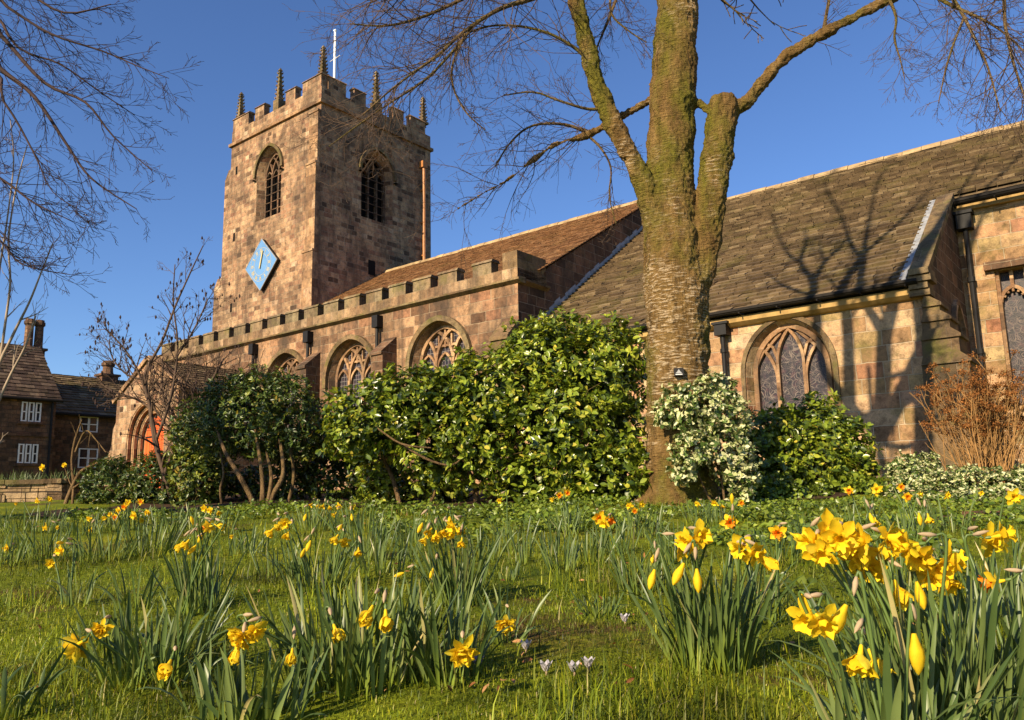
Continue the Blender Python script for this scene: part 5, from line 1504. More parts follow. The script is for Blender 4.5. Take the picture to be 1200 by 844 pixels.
shrub('laurel_hedge', 'broad glossy green laurel hedge left of the cherry trunk', [
    (700, 446, 10.0, 64), (650, 442, 10.2, 66), (722, 500, 9.9, 42), (655, 510, 9.7, 72), (592, 466, 10.0, 66), (535, 478, 10.2, 52), (478, 484, 10.2, 52), (436, 498, 10.0, 46),
    (560, 525, 9.8, 52), (505, 532, 10.0, 40), (695, 560, 9.5, 46), (628, 562, 9.6, 46), (722, 418, 10.2, 44), (410, 512, 9.7, 32), (400, 478, 10.0, 24), (655, 395, 10.3, 36), (718, 552, 9.6, 40), (730, 590, 9.4, 24), (668, 590, 9.3, 26), (450, 560, 10.6, 34), (520, 572, 10.5, 32), (595, 580, 10.2, 30), (500, 462, 10.2, 36), (455, 466, 10.1, 30), (550, 452, 10.1, 36), (745, 530, 9.0, 17), (748, 565, 8.9, 16), (620, 408, 10.2, 34)],
    4000, 6, 0.080, 'oval', M['laurel'], [
        [(560, 596, 9.9, 7), (552, 560, 9.9, 6), (530, 520, 9.9, 4), (500, 490, 9.9, 2)],
        [(568, 596, 9.9, 6), (590, 550, 9.8, 5), (620, 500, 9.8, 3)],
        [(470, 598, 10.1, 6), (460, 560, 10.1, 5), (440, 520, 10.0, 3)],
        [(690, 600, 9.7, 7), (685, 550, 9.7, 6), (680, 480, 9.8, 4)],
        [(500, 600, 10.1, 5), (520, 560, 10.0, 4), (560, 520, 9.9, 3)],
        [(470, 520, 9.6, 3), (500, 538, 9.5, 3), (530, 545, 9.4, 2.4), (548, 528, 9.4, 1.6)],
        [(440, 500, 9.6, 2.4), (470, 520, 9.5, 2.4), (505, 525, 9.4, 1.8)]],
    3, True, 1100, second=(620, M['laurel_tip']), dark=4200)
shrub('dome_shrub', 'dome shaped dark green shrub on bare brown stems', [
    (300, 490, 11, 52), (262, 492, 11, 44), (345, 498, 11, 44), (330, 470, 11, 36), (275, 468, 11, 34), (305, 470, 11, 36), (235, 500, 11.1, 32), (366, 505, 11.2, 30), (300, 505, 11.4, 36), (350, 525, 11.7, 34)],
    2600, 6, 0.062, 'long', M['darkleaf'], [
        [(301, 614, 10.3, 9.4), (297, 590, 10.3, 6.5), (282, 560, 10.3, 5.8), (264, 530, 10.4, 4.3), (255, 505, 10.7, 2.9)],
        [(305, 612, 10.3, 7.9), (308, 575, 10.3, 5.8), (305, 540, 10.4, 4.3), (298, 500, 10.8, 2.9)],
        [(308, 612, 10.3, 8.6), (320, 580, 10.3, 6.5), (332, 555, 10.3, 5.0), (328, 515, 10.7, 3.6)],
        [(312, 600, 10.3, 5.8), (318, 560, 10.3, 4.3), (312, 530, 10.6, 2.9)],
        [(334, 602, 10.6, 5.0), (344, 560, 10.6, 4.3), (340, 525, 10.8, 3.6)],
        [(262, 602, 10.7, 3.6), (258, 575, 10.7, 3.2), (262, 555, 10.7, 2.9), (258, 530, 10.8, 2.2)]],
    5, True, 1000, second=(140, M['limeleaf']))
shrub('lime_shrub', 'loose yellow green shrub at the left of the dome shaped shrub', [
    (228, 515, 11.8, 28), (222, 545, 11.8, 24), (240, 560, 11.7, 28), (228, 588, 11.6, 22), (250, 540, 11.8, 26)],
    700, 5, 0.06, 'oval', M['darkleaf'], [[(230, 605, 11.7, 4), (226, 570, 11.7, 3), (215, 540, 11.7, 2)]], 8, True, 300, second=(260, M['limeleaf']))
shrub('evergreen_bush', 'low dark evergreen bush below the leaning bare stem', [
    (128, 570, 12.3, 30), (112, 585, 12.2, 20), (150, 580, 12.2, 26), (132, 552, 12.4, 18)], 900, 6, 0.055, 'long', M['darkleaf'], [], 9, True, 300)
shrub('evergreen_bush.001', 'low dark evergreen bush right below the red church door', [
    (180, 558, 12.2, 28), (172, 582, 12.1, 22), (196, 580, 12.1, 22), (190, 545, 12.3, 18)], 900, 6, 0.055, 'long', M['darkleaf'], [], 10, True, 300)
shrub('skimmia_shrub', 'dense mid green shrub below the pointed chapel window', [
    (945, 520, 10.9, 48), (985, 525, 10.9, 36), (905, 515, 10.6, 38), (955, 560, 10.5, 44), (998, 560, 10.6, 30), (910, 562, 10.4, 36), (965, 500, 11, 34), (880, 540, 10.5, 30)],
    1500, 6, 0.085, 'oval', M['laurel'], [[(950, 600, 10.6, 5), (948, 550, 10.7, 4), (930, 520, 10.8, 2.4)]], 11, True, 500, second=(90, M['laurel_tip']))
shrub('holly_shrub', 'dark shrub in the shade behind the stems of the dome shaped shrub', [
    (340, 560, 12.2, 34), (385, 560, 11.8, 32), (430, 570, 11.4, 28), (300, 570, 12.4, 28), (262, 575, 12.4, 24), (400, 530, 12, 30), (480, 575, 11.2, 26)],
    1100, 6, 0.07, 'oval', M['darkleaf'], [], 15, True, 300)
shrub('euonymus_shrub', 'white and green variegated shrub climbing the foot of the cherry trunk', [
    (815, 480, 8.55, 34), (792, 470, 8.5, 22), (845, 490, 8.6, 36), (850, 525, 8.55, 36), (868, 555, 8.5, 26), (812, 525, 8.4, 26), (800, 550, 8.4, 18), (865, 590, 8.5, 18), (778, 488, 8.5, 14), (838, 460, 8.7, 26)],
    950, 8, 0.050, 'round', M['vari'], [[(850, 600, 8.6, 3), (845, 560, 8.55, 2.6), (830, 520, 8.5, 2)], [(840, 600, 8.5, 3), (820, 560, 8.45, 2), (812, 520, 8.45, 1.5)]], 12, True, 250)
shrub('variegated_cover', 'low spreading white leaved ground cover under the dead hydrangea', [
    (1070, 572, 9.6, 24), (1100, 578, 9.5, 26), (1135, 572, 9.6, 28), (1170, 576, 9.5, 28), (1205, 575, 9.5, 30), (1060, 550, 10.2, 18), (1120, 595, 9.2, 20), (1160, 600, 9.2, 20), (1085, 545, 10.3, 16), (1195, 600, 9.2, 20), (1240, 580, 9.5, 30), (1085, 592, 8.2, 20), (1120, 596, 8.0, 22), (1155, 598, 8.0, 22), (1195, 598, 8.0, 24), (1056, 585, 8.6, 16), (1235, 600, 8.0, 24)],
    2300, 9, 0.037, 'round', M['vari'], [], 13, True, 200)
shrub('ivy_mound', 'small dark green mound of ivy at the right foot of the cherry tree', [
    (880, 585, 9.4, 26), (915, 592, 9.4, 26), (860, 600, 9.0, 18), (1010, 590, 9.8, 24), (960, 594, 9.6, 22)], 700, 5, 0.06, 'round', M['cover'], [], 14, False, 200)

def hydrangea():
    b = PX(1165, 560, 12.0)
    o = Vector((b.x, b.y, ground_z(b.x, b.y)))
    t = empty('hydrangea', o); tag(t, 'dead brown hydrangea with dried flower heads by the chancel downpipe', 'shrub')
    rr = random.Random(31)
    st_, heads = [], []
    for k in range(125):
        az = rr.uniform(0, 2 * math.pi); ln = rr.uniform(1.0, 1.75); sp = rr.uniform(0.05, 0.55)
        p0 = Vector((rr.gauss(0, 0.22), rr.gauss(0, 0.15), 0.0))
        d0 = Vector((math.cos(az) * sp, math.sin(az) * sp, 1))
        grow(st_, p0, d0, ln, 0.010, 1, rr, 0.10, 0.02, (18, 40), (2, 4), 0.4, 0.004, 0.2)
    for p, r in st_:
        if p[-1].z > 0.75 and rr.random() < 0.75: heads.append(p[-1])
    tubes(st_, 'canes', M['cane'], t)['kind'] = 'stuff'
    rng = np.random.default_rng(3)
    P = np.repeat(np.array(heads), 50, 0); dd = rng.normal(size=P.shape); dd /= np.linalg.norm(dd, axis=1, keepdims=True)
    P = P + dd * rng.uniform(0.02, 0.085, (len(P), 1)) * np.array([1, 1, 0.7])
    V, F = place_leaves(P, rng.normal(size=P.shape), dd, rng.uniform(0.014, 0.03, len(P)), 'round')
    mesh_np('dried_flowers', V, F, M['deadhead'], t)['kind'] = 'stuff'
hydrangea()

# ------------------------------------------------------------------ daffodils
def leaf_strip(base, az, lean, h, w, bend, twist, rng, seg=7):
    """one strap leaf: returns verts (seg+1)*3, uv"""
    V, U = [], []
    d = np.array([math.cos(az), math.sin(az), 0.0]); sd = np.array([-math.sin(az + twist), math.cos(az + twist), 0.0])
    p = np.array(base, float); a = lean
    nrm_prev = None
    for i in range(seg + 1):
        t = i / seg
        ww = w * (0.75 + 0.5 * t if t < 0.4 else 0.95 if t < 0.75 else max(0.0, (1 - t) / 0.25) ** 0.6 * 0.95)
        tang = d * math.sin(a) + np.array([0, 0, math.cos(a)])
        n = np.cross(sd, tang)
        V += [p - sd * ww / 2 + n * ww * 0.12, p - n * ww * 0.05, p + sd * ww / 2 + n * ww * 0.12]
        U += [(0, t), (0.5, t), (1, t)]
        p = p + tang * (h / seg); a += bend / seg * (0.4 + 1.2 * t)
    return V, U

def clump_leaves(n, h, spread, seed, flop=0.12, wide=1.0, dens=1.5):
    rng = random.Random(seed)
    V, U, F = [], [], []
    for k in range(int(n * dens)):
        r = spread * 0.36 * math.sqrt(rng.random()); az0 = rng.uniform(0, 2 * math.pi)
        base = (r * math.cos(az0), r * math.sin(az0), -0.01)
        az = az0 + rng.gauss(0, 0.7)
        lean = abs(rng.gauss(0.05, 0.09)) + 0.60 * (r / (spread * 0.42 + 1e-6)) * rng.random() ** 1.3
        bend = abs(rng.gauss(0.2, 0.25)); hh = h * rng.uniform(0.55, 1.10)
        if rng.random() < flop * 1.4: bend = rng.uniform(0.7, 2.4); lean += 0.15
        if rng.random() < 0.12: hh *= 0.6
        v, u = leaf_strip(base, az, lean, hh, rng.uniform(0.0065, 0.0118) * wide, bend, rng.uniform(-1.5, 1.5), rng)
        b = len(V); V += v; U += u
        for i in range(7):
            q = b + 3 * i
            F += [(q, q + 1, q + 4, q + 3), (q + 1, q + 2, q + 5, q + 4)]
    return np.array(V), np.array(F), np.array(U)

def flower_meshes(seed, kind):
    """petals (perianth) and trumpet, facing +z, tepals about 4 cm, trumpet mouth at +z"""
    rng = random.Random(seed)
    V, F = [], []
    lay = 4 if kind == 'double' else 1
    refl = {'open': 0.12, 'double': 0.25, 'nod': 0.9, 'wilt': 1.0}[kind]
    for layer in range(lay):
        for k in range(6):
            az = 2 * math.pi * (k + 0.5 * layer) / 6 + rng.uniform(-0.12, 0.12)
            L_ = 0.040 * rng.uniform(0.85, 1.1) * (1 - 0.15 * layer); wd = 0.0128 * rng.uniform(0.85, 1.15) * (0.75 if lay > 1 else 1)
            el_ = refl + rng.uniform(-0.25, 0.3) + 0.30 * layer + 0.012 * (k % 2)
            curl = rng.uniform(-0.5, 0.6); tw = rng.uniform(-0.35, 0.35)
            if kind == 'wilt': curl = rng.uniform(0.3, 1.6); tw = rng.uniform(-0.9, 0.9)
            d = np.array([math.cos(az), math.sin(az), 0]); s_ = np.array([-math.sin(az), math.cos(az), 0]); z = np.array([0, 0, 1.0])
            p = d * 0.006 + z * (0.002 * (k % 2) + 0.004 * layer); a = el_
            b = len(V); sg = 5
            for i in range(sg + 1):
                t = i / sg
                ww = wd * (0.55 + 1.1 * t if t < 0.45 else 1.05 - 0.2 * (t - 0.45) if t < 0.7 else max(0.04, (1 - t) / 0.3))
                tg = d * math.cos(a) + z * math.sin(a); nn = -d * math.sin(a) + z * math.cos(a)
                ss = s_ * math.cos(tw * t) + nn * math.sin(tw * t)
                rip = 0.22 * ww * math.sin(9 * t + k)
                V += [p - ss * ww + nn * (0.16 * ww + rip), p - ss * ww * 0.5 + nn * 0.02 * ww, p - nn * 0.10 * ww, p + ss * ww * 0.5 + nn * 0.02 * ww, p + ss * ww + nn * (0.16 * ww - rip)]
                p = p + tg * L_ / sg; a += curl / sg
            for i in range(sg):
                for j in range(4):
                    q = b + 5 * i + j
                    F.append((q, q + 1, q + 6, q + 5))
    # tube behind the petals and ovary
    n = 8
    b = len(V)
    for (r, zz) in ((0.0062, 0.003), (0.0040, -0.016), (0.0030, -0.020), (0.0048, -0.026), (0.0030, -0.034)):
        for j in range(n): V.append(np.array([r * math.cos(2 * math.pi * j / n), r * math.sin(2 * math.pi * j / n), zz]))
    mi = [0] * len(F)
    for i in range(4):
        for j in range(n):
            F.append((b + i * n + j, b + i * n + (j + 1) % n, b + (i + 1) * n + (j + 1) % n, b + (i + 1) * n + j)); mi.append(1 if i > 1 else 0)
    pet = (np.array(V), np.array(F), mi)
    V, F = [], []
    n = 24
    prof = [(0.004, 0.001), (0.0085, 0.003), (0.0098, 0.012), (0.011, 0.021), (0.0145, 0.028), (0.0205, 0.032)]
    if kind == 'double': prof = [(r * 1.25, z * 0.75) for r, z in prof]
    if kind == 'wilt': prof = [(r * 0.75, z * 0.9) for r, z in prof]
    for i, (r, zz) in enumerate(prof):
        t = i / (len(prof) - 1)
        for j in range(n):
            w = 2 * math.pi * j / n
            rr_ = r * (1 + 0.24 * t * t * math.sin(w * 8 + seed) + 0.08 * t * math.sin(w * 3 + seed))
            V.append((rr_ * math.cos(w), rr_ * math.sin(w), zz + 0.005 * t * t * math.sin(w * 6 + 1)))
    for i in range(len(prof) - 1):
        for j in range(n): F.append((i * n + j, i * n + (j + 1) % n, (i + 1) * n + (j + 1) % n, (i + 1) * n + j))
    b = len(V)
    V.append((0, 0, 0.004))
    for j in range(0, n, 3): F.append((j, (j + 1) % n, (j + 2) % n, (j + 3) % n))
    return pet, (np.array(V), np.array(F))

FL = {}
def flower_data(kind, var, orange):
    k_ = (kind, var, orange)
    if k_ not in FL:
        pet, tr = flower_meshes(var * 13 + hash(kind) % 7 if False else var * 13 + len(kind), kind)
        a = mesh_np('flower', pet[0], pet[1], [M['petal'], M['stem']], None, mi=pet[2]); am = a.data; bpy.data.objects.remove(a)
        c = mesh_np('trumpet', tr[0], tr[1], M['orange'] if orange else M['trumpet']); cm = c.data; bpy.data.objects.remove(c)
        FL[k_] = (am, cm)
    return FL[k_]

def bud_mesh(seed):
    mb = MB()
    rr = random.Random(seed)
    n = 10
    prof = [(0.0035, -0.012), (0.0065, 0.0), (0.0105, 0.012), (0.0115, 0.024), (0.009, 0.036), (0.004, 0.046), (0.0005, 0.050)]
    b0 = 0
    for i, (r, z) in enumerate(prof):
        for j in range(n):
            w = 2 * math.pi * j / n + 0.12 * i
            r2 = r * (1 + 0.13 * math.sin(3 * w + seed))
            mb.v.append((r2 * math.cos(w), r2 * math.sin(w), z))
    for i in range(len(prof) - 1):
        for j in range(n): mb.f.append((i * n + j, i * n + (j + 1) % n, (i + 1) * n + (j + 1) % n, (i + 1) * n + j)); mb.m.append(0)
    return mb

def stem_line(base, tip, face, flop=0.0):
    """stalk from the clump to just behind the flower, bent over like a neck"""
    base, tip, face = Vector(base), Vector(tip), Vector(face).normalized()
    back = tip - face * 0.034
    neck = back - face * 0.022 + Vector((0, 0, 0.012))
    top = neck - face * 0.018 - Vector((0, 0, 0.022))
    low = base.lerp(top, 0.55); low.x += (base.x - top.x) * 0.12; low.y += (base.y - top.y) * 0.12
    return [(base, 0.0038), (low, 0.0036), (top, 0.0032), (neck, 0.0026), (back, 0.0024)], neck, face

fcount = [0]
def add_flower(root, o, spec, h):
    """spec: (px, py, kind[, facing azimuth deg (0 = at the camera, + = right), tilt deg, scale])"""
    px_, py_, kind = spec[:3]
    i = fcount[0]; fcount[0] += 1
    rr = random.Random(i * 17 + 3)
    az = (spec[3] * 1.5 - 12) if len(spec) > 3 and spec[3] is not None else rr.uniform(-80, 60)
    tilt = spec[4] if len(spec) > 4 and spec[4] is not None else {'open': rr.uniform(-22, 8), 'orange': rr.uniform(-20, 8), 'double': -30, 'nod': -62, 'wilt': -55, 'bud': -60}[kind]
    sc_ = (spec[5] if len(spec) > 5 else rr.uniform(0.9, 1.06)) * (0.80 if 3.0 < root['_d'] < 10 else 0.97)
    d = root['_d'] + rr.uniform(-0.05, 0.05) - (0.2 if 2.1 < root['_d'] < 3 else 0.1 if 3 < root['_d'] < 5 else 0.0)
    P = PX(px_, py_, d) - o
    f = Vector((math.sin(R(az)) * math.cos(R(tilt)), -math.cos(R(az)) * math.cos(R(tilt)), math.sin(R(tilt))))
    q = f.to_track_quat('Z', 'Y')
    q.rotate(Matrix.Rotation(rr.uniform(0, 6.28), 3, f))
    base = Vector((P.x * 0.25 + rr.gauss(0, 0.03), P.y * 0.25 + rr.gauss(0, 0.03), 0))
    kd = 'open' if kind == 'orange' else kind
    if kind == 'bud':
        mb = bud_mesh(i); fl = mb.build('flower', M['petal'], root, None, True)
    else:
        am, cm = flower_data(kd, i % 3, kind == 'orange')
        fl = bpy.data.objects.new('flower', am); COL.objects.link(fl); fl.parent = root
        tr = bpy.data.objects.new('trumpet', cm); COL.objects.link(tr); tr.parent = fl
    fl.location = P; fl.rotation_mode = 'QUATERNION'; fl.rotation_quaternion = q; fl.scale = (sc_,) * 3
    ks_, neck, fc_ = stem_line(base, P, f)
    p, r = smooth_line(ks_, 4)
    mb = MB(); mb.tube(p, r, 6)
    # papery sheath at the neck
    s_ = neck; dd = (fc_ + Vector((rr.uniform(-.3, .3), rr.uniform(-.3, .3), rr.uniform(0.1, .6)))).normalized()
    mb.tube([s_, s_ + dd * 0.012, s_ + dd * 0.026, s_ + dd * 0.036], [0.0028, 0.0056, 0.0042, 0.0006], 6, 1)
    mb.build('flower_stem', [M['stem'], M['spathe']], root, None, True)

ORD = ['first', 'second', 'third', 'fourth', 'fifth', 'sixth', 'seventh', 'eighth', 'ninth', 'tenth', 'eleventh', 'twelfth', 'thirteenth', 'fourteenth', 'fifteenth', 'sixteenth', 'seventeenth', 'eighteenth', 'nineteenth', 'twentieth']
cl_n = [0]
def clump(x, d, h, n, spread, flowers, label, flop=0.12, zbase=None):
    b = PX(x, 600, d)
    o = Vector((b.x, d, ground_z(b.x, d) if zbase is None else zbase))
    t = empty('daffodil_clump', o, 0.0)
    tag(t, label, 'daffodils', 'clumps of daffodils growing in the churchyard grass')
    t['_d'] = d
    V, F, U = clump_leaves(n, h, spread, 100 + cl_n[0], flop, 1.4 if d < 2.1 else 1.15 if d < 2.8 else 1.0, 1.5 if d < 3 else 1.05)
    cl_n[0] += 1
    q = mesh_np('leaves', V, F, M['daffleaf'], t, U); q['kind'] = 'stuff'
    for s_ in flowers: add_flower(t, o, s_, h)
    del t['_d']
    return t

O_, N_, W_, B_, DB, OR = 'open', 'nod', 'wilt', 'bud', 'double', 'orange'
# --- foreground
clump(1085, 1.78, 0.40, 120, 0.42, [
    (952, 634, O_, -30, -10), (970, 622, O_, 20, 5), (985, 630, O_, -10, -15), (1012, 634, O_, -40, -5), (1003, 650, O_, 10, -25), (1040, 630, O_, 40, -5), (1018, 664, O_, -15, -30, 1.1), (1078, 652, O_, -20, -20), (1100, 664, O_, 25, -25), (1088, 672, O_, -5, -35), (1112, 656, O_, 60, 0), (1052, 690, W_, 10), (1076, 688, B_, 10, -70), (962, 645, O_, -5, -30), (1028, 645, O_, 60, -20), (1065, 640, O_, -60, -10), (1105, 678, N_, 20, -50)],
    'largest daffodil clump at right with a crowded band of golden flowers', 0.10)
clump(1010, 1.58, 0.32, 46, 0.26, [(950, 722, O_, -25, -25, 1.0), (962, 727, O_, 15, -30, 0.9), (988, 716, B_, -60, -60, 1.1), (1008, 768, N_, -20, -60, 1.0), (1024, 772, N_, 35, -62, 1.0), (1072, 752, B_, 5, -88, 1.2)],
    'daffodils with drooping pale yellow flowers and buds in front of the largest clump', 0.16)
clump(1172, 1.95, 0.36, 60, 0.30, [(1158, 632, O_, 20, -10, 1.1), (1172, 628, O_, 50, 10), (1168, 682, OR, -80, -15)],
    'daffodil clump at the right edge with one ruffled flower and an orange one', 0.2)
clump(822, 2.38, 0.34, 76, 0.30, [(808, 633, O_, -30, -15, .95), (820, 627, O_, 20, -5, .95), (797, 640, O_, 40, -20, .9), (870, 641, O_, -20, -15), (882, 648, O_, 35, -20), (895, 655, W_, 60, -40), (766, 672, B_, -40, -70), (799, 665, B_, -50, -60), (817, 672, B_, 5, -85)],
    'upright daffodil clump with two flower bunches left of the largest one', 0.08)
clump(420, 2.30, 0.295, 130, 0.52, [(433, 717, W_, -10, -45, 1.0), (452, 723, W_, 15, -60, 1.0), (393, 738, W_, 30, -40, .9), (285, 744, DB, -20, -25, 1.0), (298, 738, O_, 40, -20, .8), (278, 762, W_, -20, -70, .9), (342, 766, W_, 10, -60, .7)],
    'widest daffodil clump at bottom centre, mostly leaves with a few ragged flowers', 0.10)
clump(520, 2.25, 0.27, 50, 0.26, [(542, 762, DB, 10, -25, 1.05)],
    'leafy daffodil clump with a single frilly flower right of the widest clump', 0.14)
clump(190, 2.50, 0.28, 80, 0.44, [(92, 755, DB, -70, -25, 1.1), (119, 737, DB, 10, -15, .8), (197, 780, W_, 10, -30, 1.1)],
    'daffodil clump at lower left leaning towards a frilly double flower', 0.25)
clump(592, 2.75, 0.20, 14, 0.14, [(592, 729, DB, 5, -35, .9)], 'few leaves and one lone double daffodil in the open grass', 0.2)
clump(300, 2.02, 0.19, 60, 0.36, [], 'flowerless daffodil leaves at the bottom edge left of centre', 0.15)
clump(1130, 1.50, 0.24, 30, 0.24, [], 'flowerless daffodil leaves at the bottom right corner', 0.3)
clump(20, 2.15, 0.20, 22, 0.22, [], 'sparse pale daffodil leaves at the bottom left corner', 0.35)
# --- middle
clump(237, 3.42, 0.29, 64, 0.24, [(212, 638, W_, -40, -50), (219, 636, N_, -30, -55), (228, 641, B_, -40, -50), (238, 626, B_, -40, -60), (246, 617, OR, -70, -10), (255, 616, W_, 70, -20), (226, 613, B_, 0, 60, .8)],
    'fan shaped daffodil clump with bent flowers in the left middle of the grass', 0.06)
clump(100, 3.7, 0.20, 22, 0.20, [(72, 645, O_, -10, -10, .9), (59, 660, O_, 20, -20, .7), (73, 636, B_, 0, 0, .9)],
    'sparse daffodils with one orange tinted flower near the left edge', 0.2)
clump(165, 3.55, 0.21, 24, 0.22, [], 'thin flowerless daffodil leaves left of the fan shaped clump', 0.2)
clump(375, 3.75, 0.29, 74, 0.36, [(318, 622, N_, -30, -50), (325, 615, W_, 20, -45), (334, 612, O_, 10, -30), (338, 625, N_, 0, -60), (356, 645, B_, -30, -65), (363, 636, B_, -20, -65), (394, 630, N_, -20, -50), (403, 634, O_, 20, -45), (420, 645, N_, 15, -60), (400, 616, B_, 0, -30)],
    'daffodil clump with yellow nodding flowers in front of the dome shaped shrub', 0.14)
clump(535, 3.45, 0.30, 86, 0.27, [(494, 615, B_, -30, -60), (504, 622, N_, -20, -45), (511, 626, N_, 10, -60), (520, 622, N_, 0, -50), (527, 624, O_, 30, -40), (531, 616, O_, -20, -25), (538, 619, N_, 30, -45), (541, 634, N_, 0, -70), (498, 631, N_, -20, -60, .8), (527, 607, B_, 10, -30), (507, 668, B_, -20, -65, .9), (471, 672, B_, -60, -20, .9)],
    'tall central daffodil clump topped by a row of nodding yellow flowers', 0.06)
clump(745, 3.75, 0.26, 46, 0.30, [(702, 606, OR, 10, -20), (709, 612, O_, -20, -25), (713, 609, OR, 30, -20), (765, 652, B_, -20, -70), (767, 672, B_, -30, -60)],
    'open daffodil clump with orange centred flowers between central clump and cherry trunk', 0.12)
clump(655, 4.3, 0.22, 26, 0.22, [], 'small leafy daffodil clump in the grass left of the cherry trunk', 0.12)
clump(880, 3.1, 0.30, 44, 0.32, [(855, 612, OR, 0, -5, 1.0), (912, 624, OR, -10, -10), (930, 627, W_, 40, -30), (858, 588, B_, 0, 70, .8)],
    'daffodils with a wide open orange flower right of the cherry trunk', 0.15)
clump(590, 4.0, 0.10, 16, 0.2, [], 'low tuft of short daffodil leaves beyond the lone double flower', 0.3)
clump(695, 3.2, 0.12, 40, 0.22, [], 'low dark rosette of narrow leaves in the open grass', 0.5)
clump(120, 3.0, 0.10, 30, 0.24, [], 'low dark rosette of narrow leaves near the left edge', 0.5)
clump(1150, 2.9, 0.34, 70, 0.45, [(1187, 582, O_, 0, -10, .7)], 'tall daffodil leaves behind the right edge clump with one small flower', 0.1)
clump(1040, 3.3, 0.30, 60, 0.42, [(1020, 604, B_, 10, -60), (1026, 610, N_, 0, -70, .8), (1077, 604, B_, 0, -80), (1088, 606, N_, 10, -75, .9)],
    'leafy daffodils with small hanging buds behind the largest clump', 0.1)
# --- far rows
def row(items, what, zb=None):
    n = len(items)
    for i, (x, d, h, n_, sp, fl) in enumerate(sorted(items)):
        w = 'leftmost' if i == 0 else 'rightmost' if i == n - 1 else ORD[i] + ' from the left'
        has = 'flowering' if fl else 'flowerless'
        clump(x, d, h, n_, sp, fl, f'{has} daffodils, {w} {what}', 0.12, zb)
row([(10, 5.0, .24, 40, .4, [(8, 642, O_, 0, -10, .8)]), (60, 5.4, .24, 50, .45, [(55, 618, O_, -30, -15, .95), (68, 617, W_, 20, -30, .7)]), (125, 5.2, .26, 60, .5, [(107, 620, W_, 0, -60, .7)]), (180, 5.4, .27, 60, .45, [(158, 604, O_, -10, -15), (166, 610, O_, 30, -20, .7)]), (290, 5.2, .22, 50, .45, [(273, 628, N_, 0, -30, .7)]),
     (430, 4.9, .27, 70, .4, [(412, 604, B_, 20, -50), (358, 622 - 18, B_, 0, -60)]), (480, 5.6, .24, 50, .4, []), (600, 5.3, .25, 44, .4, [(587, 585, N_, -20, -40)])],
    'in the row crossing the lawn')
row([(15, 7.2, .26, 50, .6, []), (50, 7.4, .26, 50, .6, [(45, 587, O_, -20, -10), (58, 585, O_, 20, -10), (20, 590, W_, 0, -20, .8)]), (100, 7.0, .22, 40, .6, [(105, 608, O_, 0, -10, .8), (122, 607, O_, 20, -20, .8)]), (150, 7.3, .26, 50, .6, [(130, 603, O_, 0, 0), (140, 598, O_, -20, 0), (146, 594, OR, 10, 0), (150, 589, O_, 20, 0), (165, 588, OR, 20, 0), (173, 601, O_, 0, 0), (136, 606, OR, 0, 0)]),
     (205, 7.0, .27, 60, .55, []), (250, 6.6, .24, 50, .5, [(240, 596, O_, 0, -10), (247, 598, O_, -10, -10), (256, 600, N_, 30, -30)]), (365, 6.8, .27, 60, .5, [(365, 591, N_, -10, -40), (373, 592, N_, 20, -40), (379, 592, N_, 0, -50), (386, 594, N_, 30, -50)]), (415, 6.6, .27, 60, .5, [(398, 593, O_, -10, -20), (412, 594, O_, 30, -20), (393, 602, N_, -30, -50)])],
    'in the row below the left shrubs')
row([(330, 4.3, .2, 24, .3, []), (445, 4.2, .24, 40, .34, []), (480, 4.8, .2, 24, .3, []), (565, 4.8, .22, 34, .3, []), (612, 4.6, .2, 22, .26, []), (645, 5.2, .24, 36, .3, []), (690, 4.6, .24, 36, .28, []), (722, 5.1, .24, 40, .3, []), (785, 4.6, .25, 44, .34, []), (800, 5.4, .22, 30, .3, []), (905, 4.4, .22, 30, .3, []), (950, 4.8, .24, 36, .34, [])],
    'in the middle of the lawn')
row([(665, 6.2, .26, 44, .35, [(648, 584, N_, -30, -40), (656, 580, OR, 0, -20), (664, 577, OR, 20, -20)]), (752, 6.0, .26, 56, .4, [(738, 593, O_, -20, -10), (744, 598, OR, 0, -25), (751, 591, O_, 30, -15)]), (820, 6.6, .2, 26, .3, [(818, 590, O_, -30, -20)]), (842, 6.4, .2, 26, .3, [(838, 589, O_, -20, -30), (846, 592, N_, 20, -60), (868, 589, OR, 10, -10)])],
    'in the row below hedge and cherry')
row([(1000, 5.4, .26, 40, .4, [(995, 575, OR, -10, -5), (1027, 574, O_, 0, 0, 1.2)]), (1065, 5.2, .26, 44, .4, [(1055, 571, OR, 10, 0), (1063, 582, OR, 0, -10), (1077, 579, O_, 40, -10, .8)]), (1112, 5.6, .24, 36, .4, [(1109, 580, O_, 20, -10, .9), (1150, 578, O_, 0, -10, .6)])],
    'in front of the white leaved cover')
row([(5, 14.8, .34, 60, 1.0, []), (45, 14.8, .34, 60, 1.0, [(50, 548, O_, 0, 0, 1.6)]), (78, 15.0, .34, 60, 0.9, [(76, 545, O_, 0, 0, 1.4)]), (25, 15.6, .34, 60, 1.0, [])],
    'on the raised bed', BEDZ - 0.1)

